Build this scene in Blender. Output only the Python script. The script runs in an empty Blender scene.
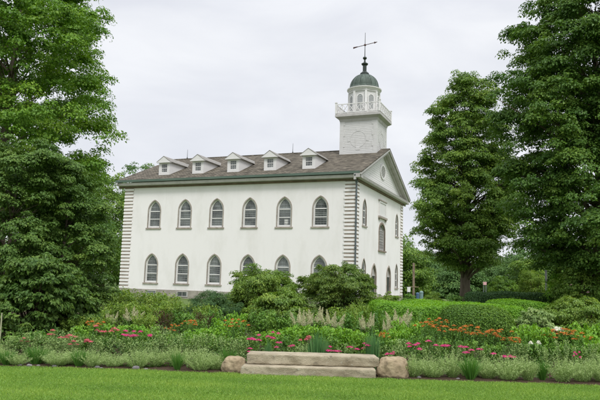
import bpy, math, random
import numpy as np
from mathutils import Vector, Matrix
from mathutils.geometry import tessellate_polygon

C = bpy.context.scene.collection
rng = np.random.default_rng(11)
random.seed(11)
PI = math.pi

# ------------------------------------------------------------------ camera geometry
F_PX = 650.0                     # focal length for a 600 px wide picture
YAW, PITCH, ROLL = -0.3858, 0.1300, 0.0286
CAM = np.array([16.685, -54.008, 1.60])
B = 0.784                        # the temple's base course lies this far above the lawn


def cam_axes():
    f = np.array([math.sin(YAW) * math.cos(PITCH), math.cos(YAW) * math.cos(PITCH), math.sin(PITCH)])
    r = np.array([math.cos(YAW), -math.sin(YAW), 0.0])
    u = np.cross(r, f)
    c, s = math.cos(ROLL), math.sin(ROLL)
    return c * r + s * u, -s * r + c * u, f


RT, UP, FW = cam_axes()
GF = np.array([math.sin(YAW), math.cos(YAW)])      # ground directions: ahead, right
GR = np.array([math.cos(YAW), -math.sin(YAW)])


def at(u, v, d):
    """The point seen at (u, v) of the 600 x 400 photograph, d metres ahead along the ground."""
    k = RT * (u - 300) / F_PX - UP * (v - 200) / F_PX + FW
    return CAM + k * d / (k[:2] @ GF)


def spot(u, d, v=300):
    p = at(u, v, d)
    return np.array([p[0], p[1], 0.0])


def ground_xy(x, d):
    return CAM[:2] + GR * x + GF * d


# ------------------------------------------------------------------ materials
def mat(name, col, rough=0.8, spec=0.3, metal=0.0, noise=None, bump=None, scale=(1, 1, 1)):
    m = bpy.data.materials.new(name)
    m.use_nodes = True
    n, l = m.node_tree.nodes, m.node_tree.links
    p = n['Principled BSDF']
    p.inputs['Base Color'].default_value = (*col, 1)
    p.inputs['Roughness'].default_value = rough
    p.inputs['Specular IOR Level'].default_value = spec
    p.inputs['Metallic'].default_value = metal
    if noise or bump:
        tc = n.new('ShaderNodeTexCoord')
        mp = n.new('ShaderNodeMapping')
        mp.inputs['Scale'].default_value = scale
        l.new(tc.outputs['Object'], mp.inputs['Vector'])
    if noise:
        col2, sc, lo, hi = noise
        t = n.new('ShaderNodeTexNoise')
        t.inputs['Scale'].default_value = sc
        t.inputs['Detail'].default_value = 6
        t.inputs['Roughness'].default_value = 0.65
        l.new(mp.outputs['Vector'], t.inputs['Vector'])
        r = n.new('ShaderNodeValToRGB')
        r.color_ramp.elements[0].position = lo
        r.color_ramp.elements[1].position = hi
        r.color_ramp.elements[0].color = (*col, 1)
        r.color_ramp.elements[1].color = (*col2, 1)
        l.new(t.outputs['Fac'], r.inputs['Fac'])
        l.new(r.outputs['Color'], p.inputs['Base Color'])
    if bump:
        sc, st, dist = bump
        t2 = n.new('ShaderNodeTexNoise')
        t2.inputs['Scale'].default_value = sc
        t2.inputs['Detail'].default_value = 8
        l.new(mp.outputs['Vector'], t2.inputs['Vector'])
        b = n.new('ShaderNodeBump')
        b.inputs['Strength'].default_value = st
        b.inputs['Distance'].default_value = dist
        l.new(t2.outputs['Fac'], b.inputs['Height'])
        l.new(b.outputs['Normal'], p.inputs['Normal'])
    return m


def weather(m, col, scale, sc, lo, hi, amount=1.0, z_range=None):
    """Blend a stain colour over a material: stretched noise, optionally strongest near the foot of the wall."""
    n, l = m.node_tree.nodes, m.node_tree.links
    p = n['Principled BSDF']
    src = p.inputs['Base Color'].links[0].from_socket
    tc = n.new('ShaderNodeTexCoord')
    mp = n.new('ShaderNodeMapping')
    mp.inputs['Scale'].default_value = scale
    l.new(tc.outputs['Object'], mp.inputs['Vector'])
    t = n.new('ShaderNodeTexNoise')
    t.inputs['Scale'].default_value = sc
    t.inputs['Detail'].default_value = 7
    t.inputs['Roughness'].default_value = 0.65
    l.new(mp.outputs['Vector'], t.inputs['Vector'])
    r = n.new('ShaderNodeMapRange')
    r.inputs['From Min'].default_value = lo
    r.inputs['From Max'].default_value = hi
    r.inputs['To Max'].default_value = amount
    l.new(t.outputs['Fac'], r.inputs['Value'])
    fac = r.outputs['Result']
    if z_range:
        sp = n.new('ShaderNodeSeparateXYZ')
        l.new(tc.outputs['Object'], sp.inputs[0])
        z = n.new('ShaderNodeMapRange')
        z.inputs['From Min'].default_value = z_range[1]
        z.inputs['From Max'].default_value = z_range[0]
        l.new(sp.outputs['Z'], z.inputs['Value'])
        mu = n.new('ShaderNodeMath')
        mu.operation = 'MULTIPLY'
        l.new(z.outputs['Result'], mu.inputs[0])
        l.new(fac, mu.inputs[1])
        fac = mu.outputs[0]
    mx = n.new('ShaderNodeMix')
    mx.data_type = 'RGBA'
    l.new(fac, mx.inputs['Factor'])
    l.new(src, mx.inputs['A'])
    mx.inputs['B'].default_value = (*col, 1)
    l.new(mx.outputs['Result'], p.inputs['Base Color'])


def leafmat(name, c0, c1, c2, trans=0.3, rough=0.5, spec=0.25):
    """Leaves: the colour of each leaf comes from its own 'tone'."""
    m = bpy.data.materials.new(name)
    m.use_nodes = True
    n, l = m.node_tree.nodes, m.node_tree.links
    p = n['Principled BSDF']
    out = n['Material Output']
    a = n.new('ShaderNodeAttribute')
    a.attribute_name = 'tone'
    r = n.new('ShaderNodeValToRGB')
    r.color_ramp.elements[0].color = (*c0, 1)
    r.color_ramp.elements[1].color = (*c2, 1)
    e = r.color_ramp.elements.new(0.5)
    e.color = (*c1, 1)
    l.new(a.outputs['Fac'], r.inputs['Fac'])
    l.new(r.outputs['Color'], p.inputs['Base Color'])
    p.inputs['Roughness'].default_value = rough
    p.inputs['Specular IOR Level'].default_value = spec
    t = n.new('ShaderNodeBsdfTranslucent')
    h = n.new('ShaderNodeHueSaturation')
    h.inputs['Value'].default_value = 1.25
    h.inputs['Saturation'].default_value = 1.1
    h.inputs['Hue'].default_value = 0.49
    l.new(r.outputs['Color'], h.inputs['Color'])
    l.new(h.outputs['Color'], t.inputs['Color'])
    mx = n.new('ShaderNodeMixShader')
    mx.inputs[0].default_value = trans
    l.new(p.outputs[0], mx.inputs[1])
    l.new(t.outputs[0], mx.inputs[2])
    l.new(mx.outputs[0], out.inputs['Surface'])
    return m


def shingle_mat():
    m = mat('wood_shingles', (0.1, 0.085, 0.07), 0.9, 0.15)
    n, l = m.node_tree.nodes, m.node_tree.links
    p = n['Principled BSDF']
    tc = n.new('ShaderNodeTexCoord')
    br = n.new('ShaderNodeTexBrick')
    br.inputs['Scale'].default_value = 1.0
    br.inputs['Brick Width'].default_value = 0.34
    br.inputs['Row Height'].default_value = 0.2
    br.inputs['Mortar Size'].default_value = 0.018
    br.inputs['Mortar Smooth'].default_value = 0.2
    br.inputs['Bias'].default_value = -0.1
    br.inputs['Color1'].default_value = (0.133, 0.122, 0.103, 1)
    br.inputs['Color2'].default_value = (0.060, 0.055, 0.046, 1)
    br.inputs['Mortar'].default_value = (0.03, 0.026, 0.022, 1)
    l.new(tc.outputs['Object'], br.inputs['Vector'])
    ns = n.new('ShaderNodeTexNoise')
    ns.inputs['Scale'].default_value = 1.5
    ns.inputs['Detail'].default_value = 9
    ns.inputs['Roughness'].default_value = 0.75
    l.new(tc.outputs['Object'], ns.inputs['Vector'])
    rp = n.new('ShaderNodeValToRGB')
    rp.color_ramp.elements[0].position = 0.3
    rp.color_ramp.elements[1].position = 0.72
    rp.color_ramp.elements[0].color = (0.45, 0.44, 0.43, 1)
    rp.color_ramp.elements[1].color = (2.1, 2.02, 1.85, 1)
    l.new(ns.outputs['Fac'], rp.inputs['Fac'])
    mx = n.new('ShaderNodeMix')
    mx.data_type = 'RGBA'
    mx.blend_type = 'MULTIPLY'
    mx.inputs['Factor'].default_value = 1
    l.new(br.outputs['Color'], mx.inputs['A'])
    l.new(rp.outputs['Color'], mx.inputs['B'])
    l.new(mx.outputs['Result'], p.inputs['Base Color'])
    b = n.new('ShaderNodeBump')
    b.inputs['Strength'].default_value = 0.7
    b.inputs['Distance'].default_value = 0.03
    l.new(br.outputs['Fac'], b.inputs['Height'])
    b.invert = True
    l.new(b.outputs['Normal'], p.inputs['Normal'])
    return m


def siding_mat():
    """White painted clapboards: real bevel comes from geometry, this only weathers the paint."""
    return mat('painted_clapboard', (0.60, 0.595, 0.585), 0.6, 0.3, noise=((0.52, 0.515, 0.50), 1.6, 0.45, 0.8), scale=(1, 1, 3))


STUCCO = mat('white_stucco', (0.85, 0.825, 0.825), 0.85, 0.2, noise=((0.72, 0.70, 0.675), 0.55, 0.48, 0.85), bump=(14, 0.25, 0.02), scale=(1, 1, 0.45))
STONE = mat('weathered_sandstone', (0.30, 0.25, 0.21), 0.9, 0.2, noise=((0.19, 0.155, 0.125), 3.0, 0.35, 0.7), bump=(20, 0.4, 0.02))
QSTONE = mat('brown_quoin_joint', (0.42, 0.36, 0.31), 0.9, 0.2, noise=((0.25, 0.20, 0.165), 1.3, 0.4, 0.7))
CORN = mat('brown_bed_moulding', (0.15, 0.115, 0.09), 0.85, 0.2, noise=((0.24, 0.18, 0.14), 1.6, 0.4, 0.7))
TAN = mat('brown_sandstone_trim', (0.43, 0.39, 0.345), 0.9, 0.2, noise=((0.25, 0.21, 0.18), 2.2, 0.38, 0.7), bump=(18, 0.3, 0.02))
BASE = mat('foundation_stone', (0.4, 0.37, 0.32), 0.9, 0.2, noise=((0.24, 0.22, 0.19), 1.8, 0.35, 0.7), bump=(8, 0.5, 0.04))
WHITE = mat('white_paint', (0.70, 0.69, 0.68), 0.55, 0.35, noise=((0.63, 0.62, 0.60), 2.0, 0.5, 0.8))
GREY_PAINT = mat('grey_white_paint', (0.47, 0.455, 0.44), 0.6, 0.3, noise=((0.36, 0.345, 0.33), 1.5, 0.45, 0.75))
SIDING = siding_mat()
VERDIGRIS = mat('green_copper', (0.15, 0.205, 0.185), 0.55, 0.3, noise=((0.21, 0.265, 0.245), 1.2, 0.4, 0.7), scale=(0.3, 1, 1))
DOME_GREEN = mat('dome_copper', (0.058, 0.08, 0.066), 0.6, 0.25, noise=((0.12, 0.155, 0.132), 1.6, 0.38, 0.72), scale=(1, 1, 0.5))
DARK_METAL = mat('dark_bronze', (0.05, 0.06, 0.055), 0.45, 0.4, 0.6)
PIPE = mat('lead_grey_pipe', (0.12, 0.14, 0.15), 0.5, 0.4, 0.3)
VANE = mat('rusty_iron', (0.10, 0.055, 0.05), 0.6, 0.3, 0.4)
SHINGLE = shingle_mat()
DORMER_ROOF = mat('pale_dormer_roofing', (0.27, 0.26, 0.24), 0.85, 0.2, noise=((0.18, 0.17, 0.155), 3, 0.4, 0.7))
MUNTIN = mat('grey_muntins', (0.30, 0.31, 0.31), 0.6, 0.3)
LOUVER = mat('grey_louvers', (0.36, 0.37, 0.37), 0.7, 0.3)  # one even grey for the louver slats and vent backing
DOOR = mat('dark_green_door', (0.035, 0.05, 0.045), 0.45, 0.4, noise=((0.05, 0.065, 0.055), 4, 0.4, 0.7))


def glass_mat():
    m = mat('window_glass', (0.07, 0.085, 0.09), 0.08, 0.6)
    n, l = m.node_tree.nodes, m.node_tree.links
    p = n['Principled BSDF']
    tc = n.new('ShaderNodeTexCoord')
    t = n.new('ShaderNodeTexNoise')
    t.inputs['Scale'].default_value = 0.9
    t.inputs['Detail'].default_value = 3
    l.new(tc.outputs['Object'], t.inputs['Vector'])
    b = n.new('ShaderNodeBump')
    b.inputs['Strength'].default_value = 0.25
    b.inputs['Distance'].default_value = 0.15
    l.new(t.outputs['Fac'], b.inputs['Height'])
    l.new(b.outputs['Normal'], p.inputs['Normal'])
    r = n.new('ShaderNodeValToRGB')
    r.color_ramp.elements[0].position = 0.4
    r.color_ramp.elements[1].position = 0.62
    r.color_ramp.elements[0].color = (0.075, 0.083, 0.085, 1)
    r.color_ramp.elements[1].color = (0.22, 0.24, 0.235, 1)
    l.new(t.outputs['Fac'], r.inputs['Fac'])
    l.new(r.outputs['Color'], p.inputs['Base Color'])
    return m


GLASS = glass_mat()
BARK = mat('grey_brown_bark', (0.17, 0.14, 0.11), 0.95, 0.1, noise=((0.075, 0.06, 0.046), 6, 0.35, 0.7), bump=(14, 0.8, 0.05), scale=(1, 1, 0.25))
TWIG = mat('brown_twigs', (0.07, 0.05, 0.035), 0.9, 0.1)

L_MAPLE = leafmat('maple_leaves', (0.088, 0.191, 0.027), (0.150, 0.299, 0.038), (0.264, 0.409, 0.051))
L_DOGWOOD = leafmat('layered_tree_leaves', (0.072, 0.149, 0.032), (0.111, 0.206, 0.041), (0.183, 0.280, 0.051))
L_BIGSHRUB = leafmat('broad_shrub_leaves', (0.062, 0.135, 0.028), (0.103, 0.192, 0.037), (0.163, 0.256, 0.049))
L_SWEET = leafmat('shade_tree_leaves', (0.086, 0.176, 0.032), (0.148, 0.258, 0.042), (0.255, 0.360, 0.055))
L_DARK = leafmat('dark_tree_leaves', (0.056, 0.129, 0.024), (0.098, 0.194, 0.033), (0.186, 0.296, 0.046))
L_FAR = leafmat('far_tree_leaves', (0.072, 0.154, 0.044), (0.113, 0.216, 0.059), (0.177, 0.277, 0.069))
L_RHODO = leafmat('rhododendron_leaves', (0.108, 0.207, 0.033), (0.167, 0.282, 0.043), (0.284, 0.385, 0.060), rough=0.42, spec=0.35)
L_RHODO_DARK = leafmat('dark_evergreen_leaves', (0.091, 0.174, 0.032), (0.143, 0.236, 0.040), (0.239, 0.311, 0.050), rough=0.42, spec=0.35)
L_BOX = leafmat('boxwood_leaves', (0.116, 0.272, 0.030), (0.182, 0.380, 0.038), (0.281, 0.495, 0.053), trans=0.35)
L_BOX_DARK = leafmat('dense_box_leaves', (0.067, 0.154, 0.025), (0.118, 0.231, 0.032), (0.218, 0.362, 0.043))
L_YEW = leafmat('yew_needles', (0.040, 0.102, 0.032), (0.065, 0.141, 0.041), (0.100, 0.190, 0.047))
L_LIME = leafmat('lime_leaves', (0.135, 0.304, 0.035), (0.199, 0.403, 0.049), (0.303, 0.502, 0.072), trans=0.35)
L_GREEN = leafmat('green_leaves', (0.066, 0.165, 0.028), (0.118, 0.252, 0.041), (0.229, 0.382, 0.067), trans=0.3)
L_COVER = leafmat('low_cover_leaves', (0.055, 0.12, 0.028), (0.085, 0.165, 0.036), (0.15, 0.24, 0.06), trans=0.3)
L_CHART = leafmat('chartreuse_leaves', (0.131, 0.239, 0.038), (0.203, 0.326, 0.052), (0.319, 0.399, 0.080), trans=0.35)
L_SAGE = leafmat('grey_green_leaves', (0.169, 0.292, 0.097), (0.279, 0.401, 0.141), (0.405, 0.510, 0.194), trans=0.3)
L_PALE = leafmat('pale_airy_leaves', (0.204, 0.324, 0.097), (0.348, 0.476, 0.177), (0.504, 0.600, 0.285), trans=0.35)
L_GRASS = leafmat('dark_grass_blades', (0.050, 0.147, 0.024), (0.080, 0.210, 0.034), (0.131, 0.280, 0.046), trans=0.3)
L_REED = leafmat('blue_green_blades', (0.063, 0.175, 0.059), (0.098, 0.231, 0.077), (0.161, 0.294, 0.105), trans=0.3)
L_LAWN = leafmat('lawn_blades', (0.13, 0.255, 0.04), (0.215, 0.375, 0.062), (0.33, 0.465, 0.095), trans=0.35)
L_BURG = leafmat('burgundy_leaves', (0.055, 0.026, 0.018), (0.085, 0.040, 0.022), (0.11, 0.075, 0.03), trans=0.3)
P_ORANGE = leafmat('orange_petals', (0.34, 0.10, 0.025), (0.56, 0.19, 0.03), (0.66, 0.30, 0.06), trans=0.3)
P_PINK = leafmat('magenta_petals', (0.50, 0.035, 0.16), (0.66, 0.06, 0.22), (0.72, 0.15, 0.32), trans=0.3)
P_SALMON = leafmat('salmon_petals', (0.50, 0.08, 0.11), (0.64, 0.14, 0.17), (0.70, 0.25, 0.25), trans=0.3)
P_CREAM = leafmat('cream_plumes', (0.40, 0.42, 0.22), (0.60, 0.60, 0.37), (0.72, 0.71, 0.50), trans=0.3)
P_WHITE = leafmat('white_petals', (0.7, 0.7, 0.55), (0.8, 0.8, 0.68), (0.85, 0.85, 0.78), trans=0.3)
P_BLUSH = leafmat('blush_petals', (0.55, 0.33, 0.36), (0.68, 0.46, 0.48), (0.75, 0.6, 0.6), trans=0.3)
STEM = mat('green_stems', (0.07, 0.13, 0.035), 0.7, 0.2)
SOIL = mat('dark_mulch', (0.045, 0.03, 0.02), 0.95, 0.1, noise=((0.09, 0.062, 0.042), 25, 0.35, 0.7), bump=(40, 0.9, 0.03))
BENCH = mat('limestone_slab', (0.42, 0.37, 0.27), 0.9, 0.2, noise=((0.20, 0.165, 0.11), 3.2, 0.40, 0.72), bump=(55, 0.7, 0.02), scale=(0.7, 1, 1.7))
BOULDER = mat('tan_boulder', (0.39, 0.315, 0.205), 0.9, 0.2, noise=((0.19, 0.145, 0.088), 5, 0.35, 0.7), bump=(18, 0.6, 0.03))
PEBBLE = mat('grey_edging_stone', (0.24, 0.225, 0.235), 0.9, 0.2, noise=((0.14, 0.13, 0.13), 9, 0.35, 0.7))
WOOD = mat('weathered_post', (0.27, 0.215, 0.16), 0.9, 0.1, noise=((0.12, 0.09, 0.065), 5, 0.35, 0.7))
PALE_WOOD = mat('pale_stake', (0.33, 0.34, 0.22), 0.9, 0.1)


weather(STUCCO, (0.66, 0.645, 0.62), (2.6, 2.6, 0.16), 1.0, 0.58, 0.85, 0.4)
weather(STUCCO, (0.56, 0.54, 0.50), (1.1, 1.1, 0.9), 1.6, 0.45, 0.8, 0.5, (0.8, 1.9))
weather(BENCH, (0.115, 0.10, 0.075), (1, 1, 1.4), 11.0, 0.56, 0.72, 0.75)
weather(BENCH, (0.42, 0.42, 0.34), (1, 1, 1), 17.0, 0.60, 0.70, 0.7)
weather(BOULDER, (0.12, 0.095, 0.065), (1, 1, 1), 9.0, 0.56, 0.74, 0.7)
weather(GREY_PAINT, (0.27, 0.25, 0.22), (1.5, 1.5, 0.5), 1.5, 0.58, 0.8, 0.6)
weather(SIDING, (0.42, 0.41, 0.38), (1.8, 1.8, 0.3), 1.5, 0.56, 0.8, 0.6)
weather(DOME_GREEN, (0.20, 0.245, 0.215), (2.2, 2.2, 0.3), 1.6, 0.52, 0.75, 0.6)


def lawn_mat():
    m = mat('lawn_turf', (0.10, 0.15, 0.04), 0.9, 0.1)
    n, l = m.node_tree.nodes, m.node_tree.links
    p = n['Principled BSDF']
    tc = n.new('ShaderNodeTexCoord')
    a = n.new('ShaderNodeTexNoise')
    a.inputs['Scale'].default_value = 1.3
    a.inputs['Detail'].default_value = 10
    a.inputs['Roughness'].default_value = 0.7
    l.new(tc.outputs['Object'], a.inputs['Vector'])
    r = n.new('ShaderNodeValToRGB')
    r.color_ramp.elements[0].position = 0.32
    r.color_ramp.elements[1].position = 0.7
    r.color_ramp.elements[0].color = (0.085, 0.135, 0.036, 1)
    r.color_ramp.elements[1].color = (0.12, 0.17, 0.05, 1)
    l.new(a.outputs['Fac'], r.inputs['Fac'])
    l.new(r.outputs['Color'], p.inputs['Base Color'])
    return m


LAWN = lawn_mat()


# ------------------------------------------------------------------ scene bookkeeping
def tag(o, label=None, cat=None, group=None, kind=None):
    if label: o['label'] = label
    if cat: o['category'] = cat
    if group: o['group'] = group
    if kind: o['kind'] = kind
    return o


def empty(name, loc=(0, 0, 0), rz=0.0):
    o = bpy.data.objects.new(name, None)
    C.objects.link(o)
    o.empty_display_size = 0.3
    o.location = loc
    o.rotation_euler = (0, 0, rz)
    return o


def children(o):
    return KIDS.get(o.name, [])


KIDS = {}


def link(o, parent=None):
    C.objects.link(o)
    if parent is not None:
        o.parent = parent
        KIDS.setdefault(parent.name, []).append(o)
    return o


def copy_tree(o, parent=None):
    c = o.copy()
    link(c, parent)
    for ch in list(children(o)):
        copy_tree(ch, c)
    return c


def from_arrays(name, V, Fq, mats, parent=None, tone=None, midx=None, smooth=False):
    """One mesh object from (n,3) points and (m,4) quads."""
    me = bpy.data.meshes.new(name)
    n, m = len(V), len(Fq)
    me.vertices.add(n)
    me.vertices.foreach_set('co', np.ascontiguousarray(V, dtype=np.float32).ravel())
    me.loops.add(m * 4)
    me.loops.foreach_set('vertex_index', np.ascontiguousarray(Fq, dtype=np.int32).ravel())
    me.polygons.add(m)
    me.polygons.foreach_set('loop_start', np.arange(0, m * 4, 4, dtype=np.int32))
    if midx is not None:
        me.polygons.foreach_set('material_index', np.ascontiguousarray(midx, dtype=np.int32))
    if smooth:
        me.polygons.foreach_set('use_smooth', np.ones(m, dtype=bool))
    for x in mats: me.materials.append(x)
    me.update(calc_edges=True)
    if tone is not None:
        a = me.attributes.new('tone', 'FLOAT', 'FACE')
        a.data.foreach_set('value', np.ascontiguousarray(tone, dtype=np.float32))
    o = bpy.data.objects.new(name, me)
    return link(o, parent)


class MB:
    """Collects solids; build() links them as ONE mesh object."""

    def __init__(s, off=(0, 0, 0)):
        s.v, s.f, s.m, s.off = [], [], [], Vector(off)

    def add(s, vs, fs, mi=0):
        b = len(s.v)
        s.v += [Vector(x) + s.off for x in vs]
        for f in fs:
            s.f.append([b + i for i in f])
            s.m.append(mi)

    def box(s, lo, hi, mi=0, M=None):
        x0, y0, z0 = lo; x1, y1, z1 = hi
        vs = [(x0, y0, z0), (x1, y0, z0), (x1, y1, z0), (x0, y1, z0), (x0, y0, z1), (x1, y0, z1), (x1, y1, z1), (x0, y1, z1)]
        if M is not None: vs = [M @ Vector(p) for p in vs]
        s.add(vs, [(0, 3, 2, 1), (4, 5, 6, 7), (0, 1, 5, 4), (1, 2, 6, 5), (2, 3, 7, 6), (3, 0, 4, 7)], mi)

    def bar(s, a, b, w, h=None, mi=0, up=(0, 0, 1)):
        a, b = Vector(a), Vector(b)
        h = h or w
        d = (b - a).normalized()
        r = d.cross(Vector(up))
        if r.length < 1e-4: r = Vector((1, 0, 0))
        r.normalize()
        u = r.cross(d)
        vs = []
        for q in (a, b):
            for sx, sy in ((-1, -1), (1, -1), (1, 1), (-1, 1)):
                vs.append(q + r * sx * w / 2 + u * sy * h / 2)
        s.add(vs, [(0, 1, 2, 3), (7, 6, 5, 4), (0, 4, 5, 1), (1, 5, 6, 2), (2, 6, 7, 3), (3, 7, 4, 0)], mi)

    def tube(s, pts, rad, n=8, mi=0):
        pts = [Vector(p) for p in pts]
        b = []
        for i, p in enumerate(pts):
            d = (pts[min(i + 1, len(pts) - 1)] - pts[max(i - 1, 0)]).normalized()
            r = d.cross(Vector((0.31, 0.95, 0.05))).normalized()
            u = d.cross(r)
            b += [p + (r * math.cos(2 * PI * k / n) + u * math.sin(2 * PI * k / n)) * rad[i] for k in range(n)]
        fs = []
        for i in range(len(pts) - 1):
            for k in range(n):
                k2 = (k + 1) % n
                fs.append((i * n + k, i * n + k2, (i + 1) * n + k2, (i + 1) * n + k))
        fs.append(tuple(range(n - 1, -1, -1)))
        fs.append(tuple((len(pts) - 1) * n + k for k in range(n)))
        s.add(b, fs, mi)

    def lathe(s, prof, c=(0, 0), n=24, mi=0, rot=0.0):
        b, fs = [], []
        for r, z in prof:
            b += [(c[0] + r * math.cos(2 * PI * k / n + rot), c[1] + r * math.sin(2 * PI * k / n + rot), z) for k in range(n)]
        for i in range(len(prof) - 1):
            for k in range(n):
                k2 = (k + 1) % n
                fs.append((i * n + k, i * n + k2, (i + 1) * n + k2, (i + 1) * n + k))
        fs.append(tuple(range(n - 1, -1, -1)))
        fs.append(tuple((len(prof) - 1) * n + k for k in range(n)))
        s.add(b, fs, mi)

    def prism(s, poly, a, b, mi=0):
        """poly: 3-D outline; swept by vector from offset a to offset b."""
        n = len(poly)
        P = [Vector(p) + Vector(a) for p in poly] + [Vector(p) + Vector(b) for p in poly]
        fs = [tuple(range(n)), tuple(range(2 * n - 1, n - 1, -1))]
        fs += [(i, n + i, n + (i + 1) % n, (i + 1) % n) for i in range(n)]
        s.add(P, fs, mi)

    def ring(s, outer, inner, a, b, mi=0):
        """A flat frame between two outlines with equal counts, a to b thick."""
        n = len(outer)
        a, b = Vector(a), Vector(b)
        P = [Vector(p) + a for p in outer] + [Vector(p) + a for p in inner] + [Vector(p) + b for p in outer] + [Vector(p) + b for p in inner]
        fs = []
        for i in range(n):
            j = (i + 1) % n
            fs += [(i, j, n + j, n + i), (2 * n + i, 3 * n + i, 3 * n + j, 2 * n + j), (i, 2 * n + i, 2 * n + j, j), (n + i, n + j, 3 * n + j, 3 * n + i)]
        s.add(P, fs, mi)

    def facade(s, outer, holes, to3, depth, mi=0, mi_reveal=0):
        """A wall face with openings and the reveals of the openings. to3(x, z, d) -> 3-D, d is depth into the wall."""
        polys = [[Vector((x, z, 0)) for x, z in outer]] + [[Vector((x, z, 0)) for x, z in h] for h in holes]
        flat = [p for q in polys for p in q]
        tris = tessellate_polygon(polys)
        s.add([to3(p.x, p.y, 0) for p in flat], [tuple(t) for t in tris], mi)
        for h in holes:
            n = len(h)
            s.add([to3(x, z, 0) for x, z in h] + [to3(x, z, depth) for x, z in h], [(i, (i + 1) % n, n + (i + 1) % n, n + i) for i in range(n)], mi_reveal)

    def build(s, name, mats, parent=None, smooth=False, fix=True):
        me = bpy.data.meshes.new(name)
        me.from_pydata([tuple(v) for v in s.v], [], s.f)
        for x in (mats if isinstance(mats, (list, tuple)) else [mats]): me.materials.append(x)
        me.polygons.foreach_set('material_index', s.m)
        if smooth: me.polygons.foreach_set('use_smooth', [True] * len(s.f))
        me.update()
        if fix:
            import bmesh
            bm = bmesh.new()
            bm.from_mesh(me)
            bmesh.ops.recalc_face_normals(bm, faces=bm.faces)
            bm.to_mesh(me)
            bm.free()
        return link(bpy.data.objects.new(name, me), parent)


# ------------------------------------------------------------------ leaves
def unit(a):
    return a / np.maximum(np.linalg.norm(a, axis=-1, keepdims=True), 1e-9)


def leaf_quads(P, N, size, aspect=0.6, axis=None, fold=0.12):
    """A folded diamond leaf at each point P with normal N."""
    n = len(P)
    N = unit(N)
    a = rng.normal(size=(n, 3)) if axis is None else axis + 0.35 * rng.normal(size=(n, 3))
    T = unit(a - N * np.sum(a * N, 1, keepdims=True))
    S = np.cross(N, T)
    L = np.asarray(size).reshape(-1, 1) * np.ones((n, 1))
    base = P - T * L * 0.5
    tip = P + T * L * 0.5 - N * L * 0.10
    lf = P - T * L * 0.06 + S * L * aspect * 0.5 + N * L * fold
    rt = P - T * L * 0.06 - S * L * aspect * 0.5 + N * L * fold
    V = np.stack([base, rt, tip, lf], 1).reshape(-1, 3)
    return V, np.arange(n * 4).reshape(n, 4)


def blades(roots, tips, width, bend):
    """Grass blades: three quads each, bent outward over their length."""
    n = len(roots)
    d = tips - roots
    side = unit(np.cross(d, rng.normal(size=(n, 3)))) * np.asarray(width).reshape(-1, 1)
    ts = (0.0, 0.4, 0.75, 1.0)
    rows = []
    for t in ts:
        c = roots + d * t
        c = c + np.asarray(bend) * (t * (1 - t)) * 1.2
        w = (1.0, 0.9, 0.6, 0.08)[ts.index(t)]
        rows += [c - side * w * 0.5, c + side * w * 0.5]
    V = np.stack(rows, 1).reshape(-1, 3)
    b = (np.arange(n) * 8)[:, None]
    Fq = np.concatenate([b + np.array([[k, k + 1, k + 3, k + 2]]) for k in (0, 2, 4)], 1).reshape(-1, 4)
    return V, Fq


class Leaves:
    """Gathers leaves and blades of one plant part."""

    def __init__(s):
        s.V, s.F, s.T, s.n = [], [], [], 0

    def put(s, V, Fq, tone):
        s.V.append(V); s.F.append(Fq + s.n); s.T.append(tone); s.n += len(V)

    def leaves(s, P, N, size, tone, **k):
        V, Fq = leaf_quads(P, N, size, **k)
        s.put(V, Fq, tone)

    def blades(s, r, t, w, bend, tone):
        V, Fq = blades(r, t, w, bend)
        s.put(V, Fq, np.repeat(tone, 3))

    def build(s, name, m, parent=None):
        return from_arrays(name, np.concatenate(s.V), np.concatenate(s.F), [m], parent, tone=np.clip(np.concatenate(s.T), 0, 1))


def lump(az, t, ph):
    """Uneven outline: a sum of low waves over azimuth and height."""
    return (1 + 0.16 * np.sin(2 * az + ph[0] + 5 * t) + 0.12 * np.sin(3 * az + ph[1] - 9 * t) + 0.10 * np.sin(5 * az + ph[2] + 14 * t)
            + 0.08 * np.sin(21 * t + ph[3] + az))


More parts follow.
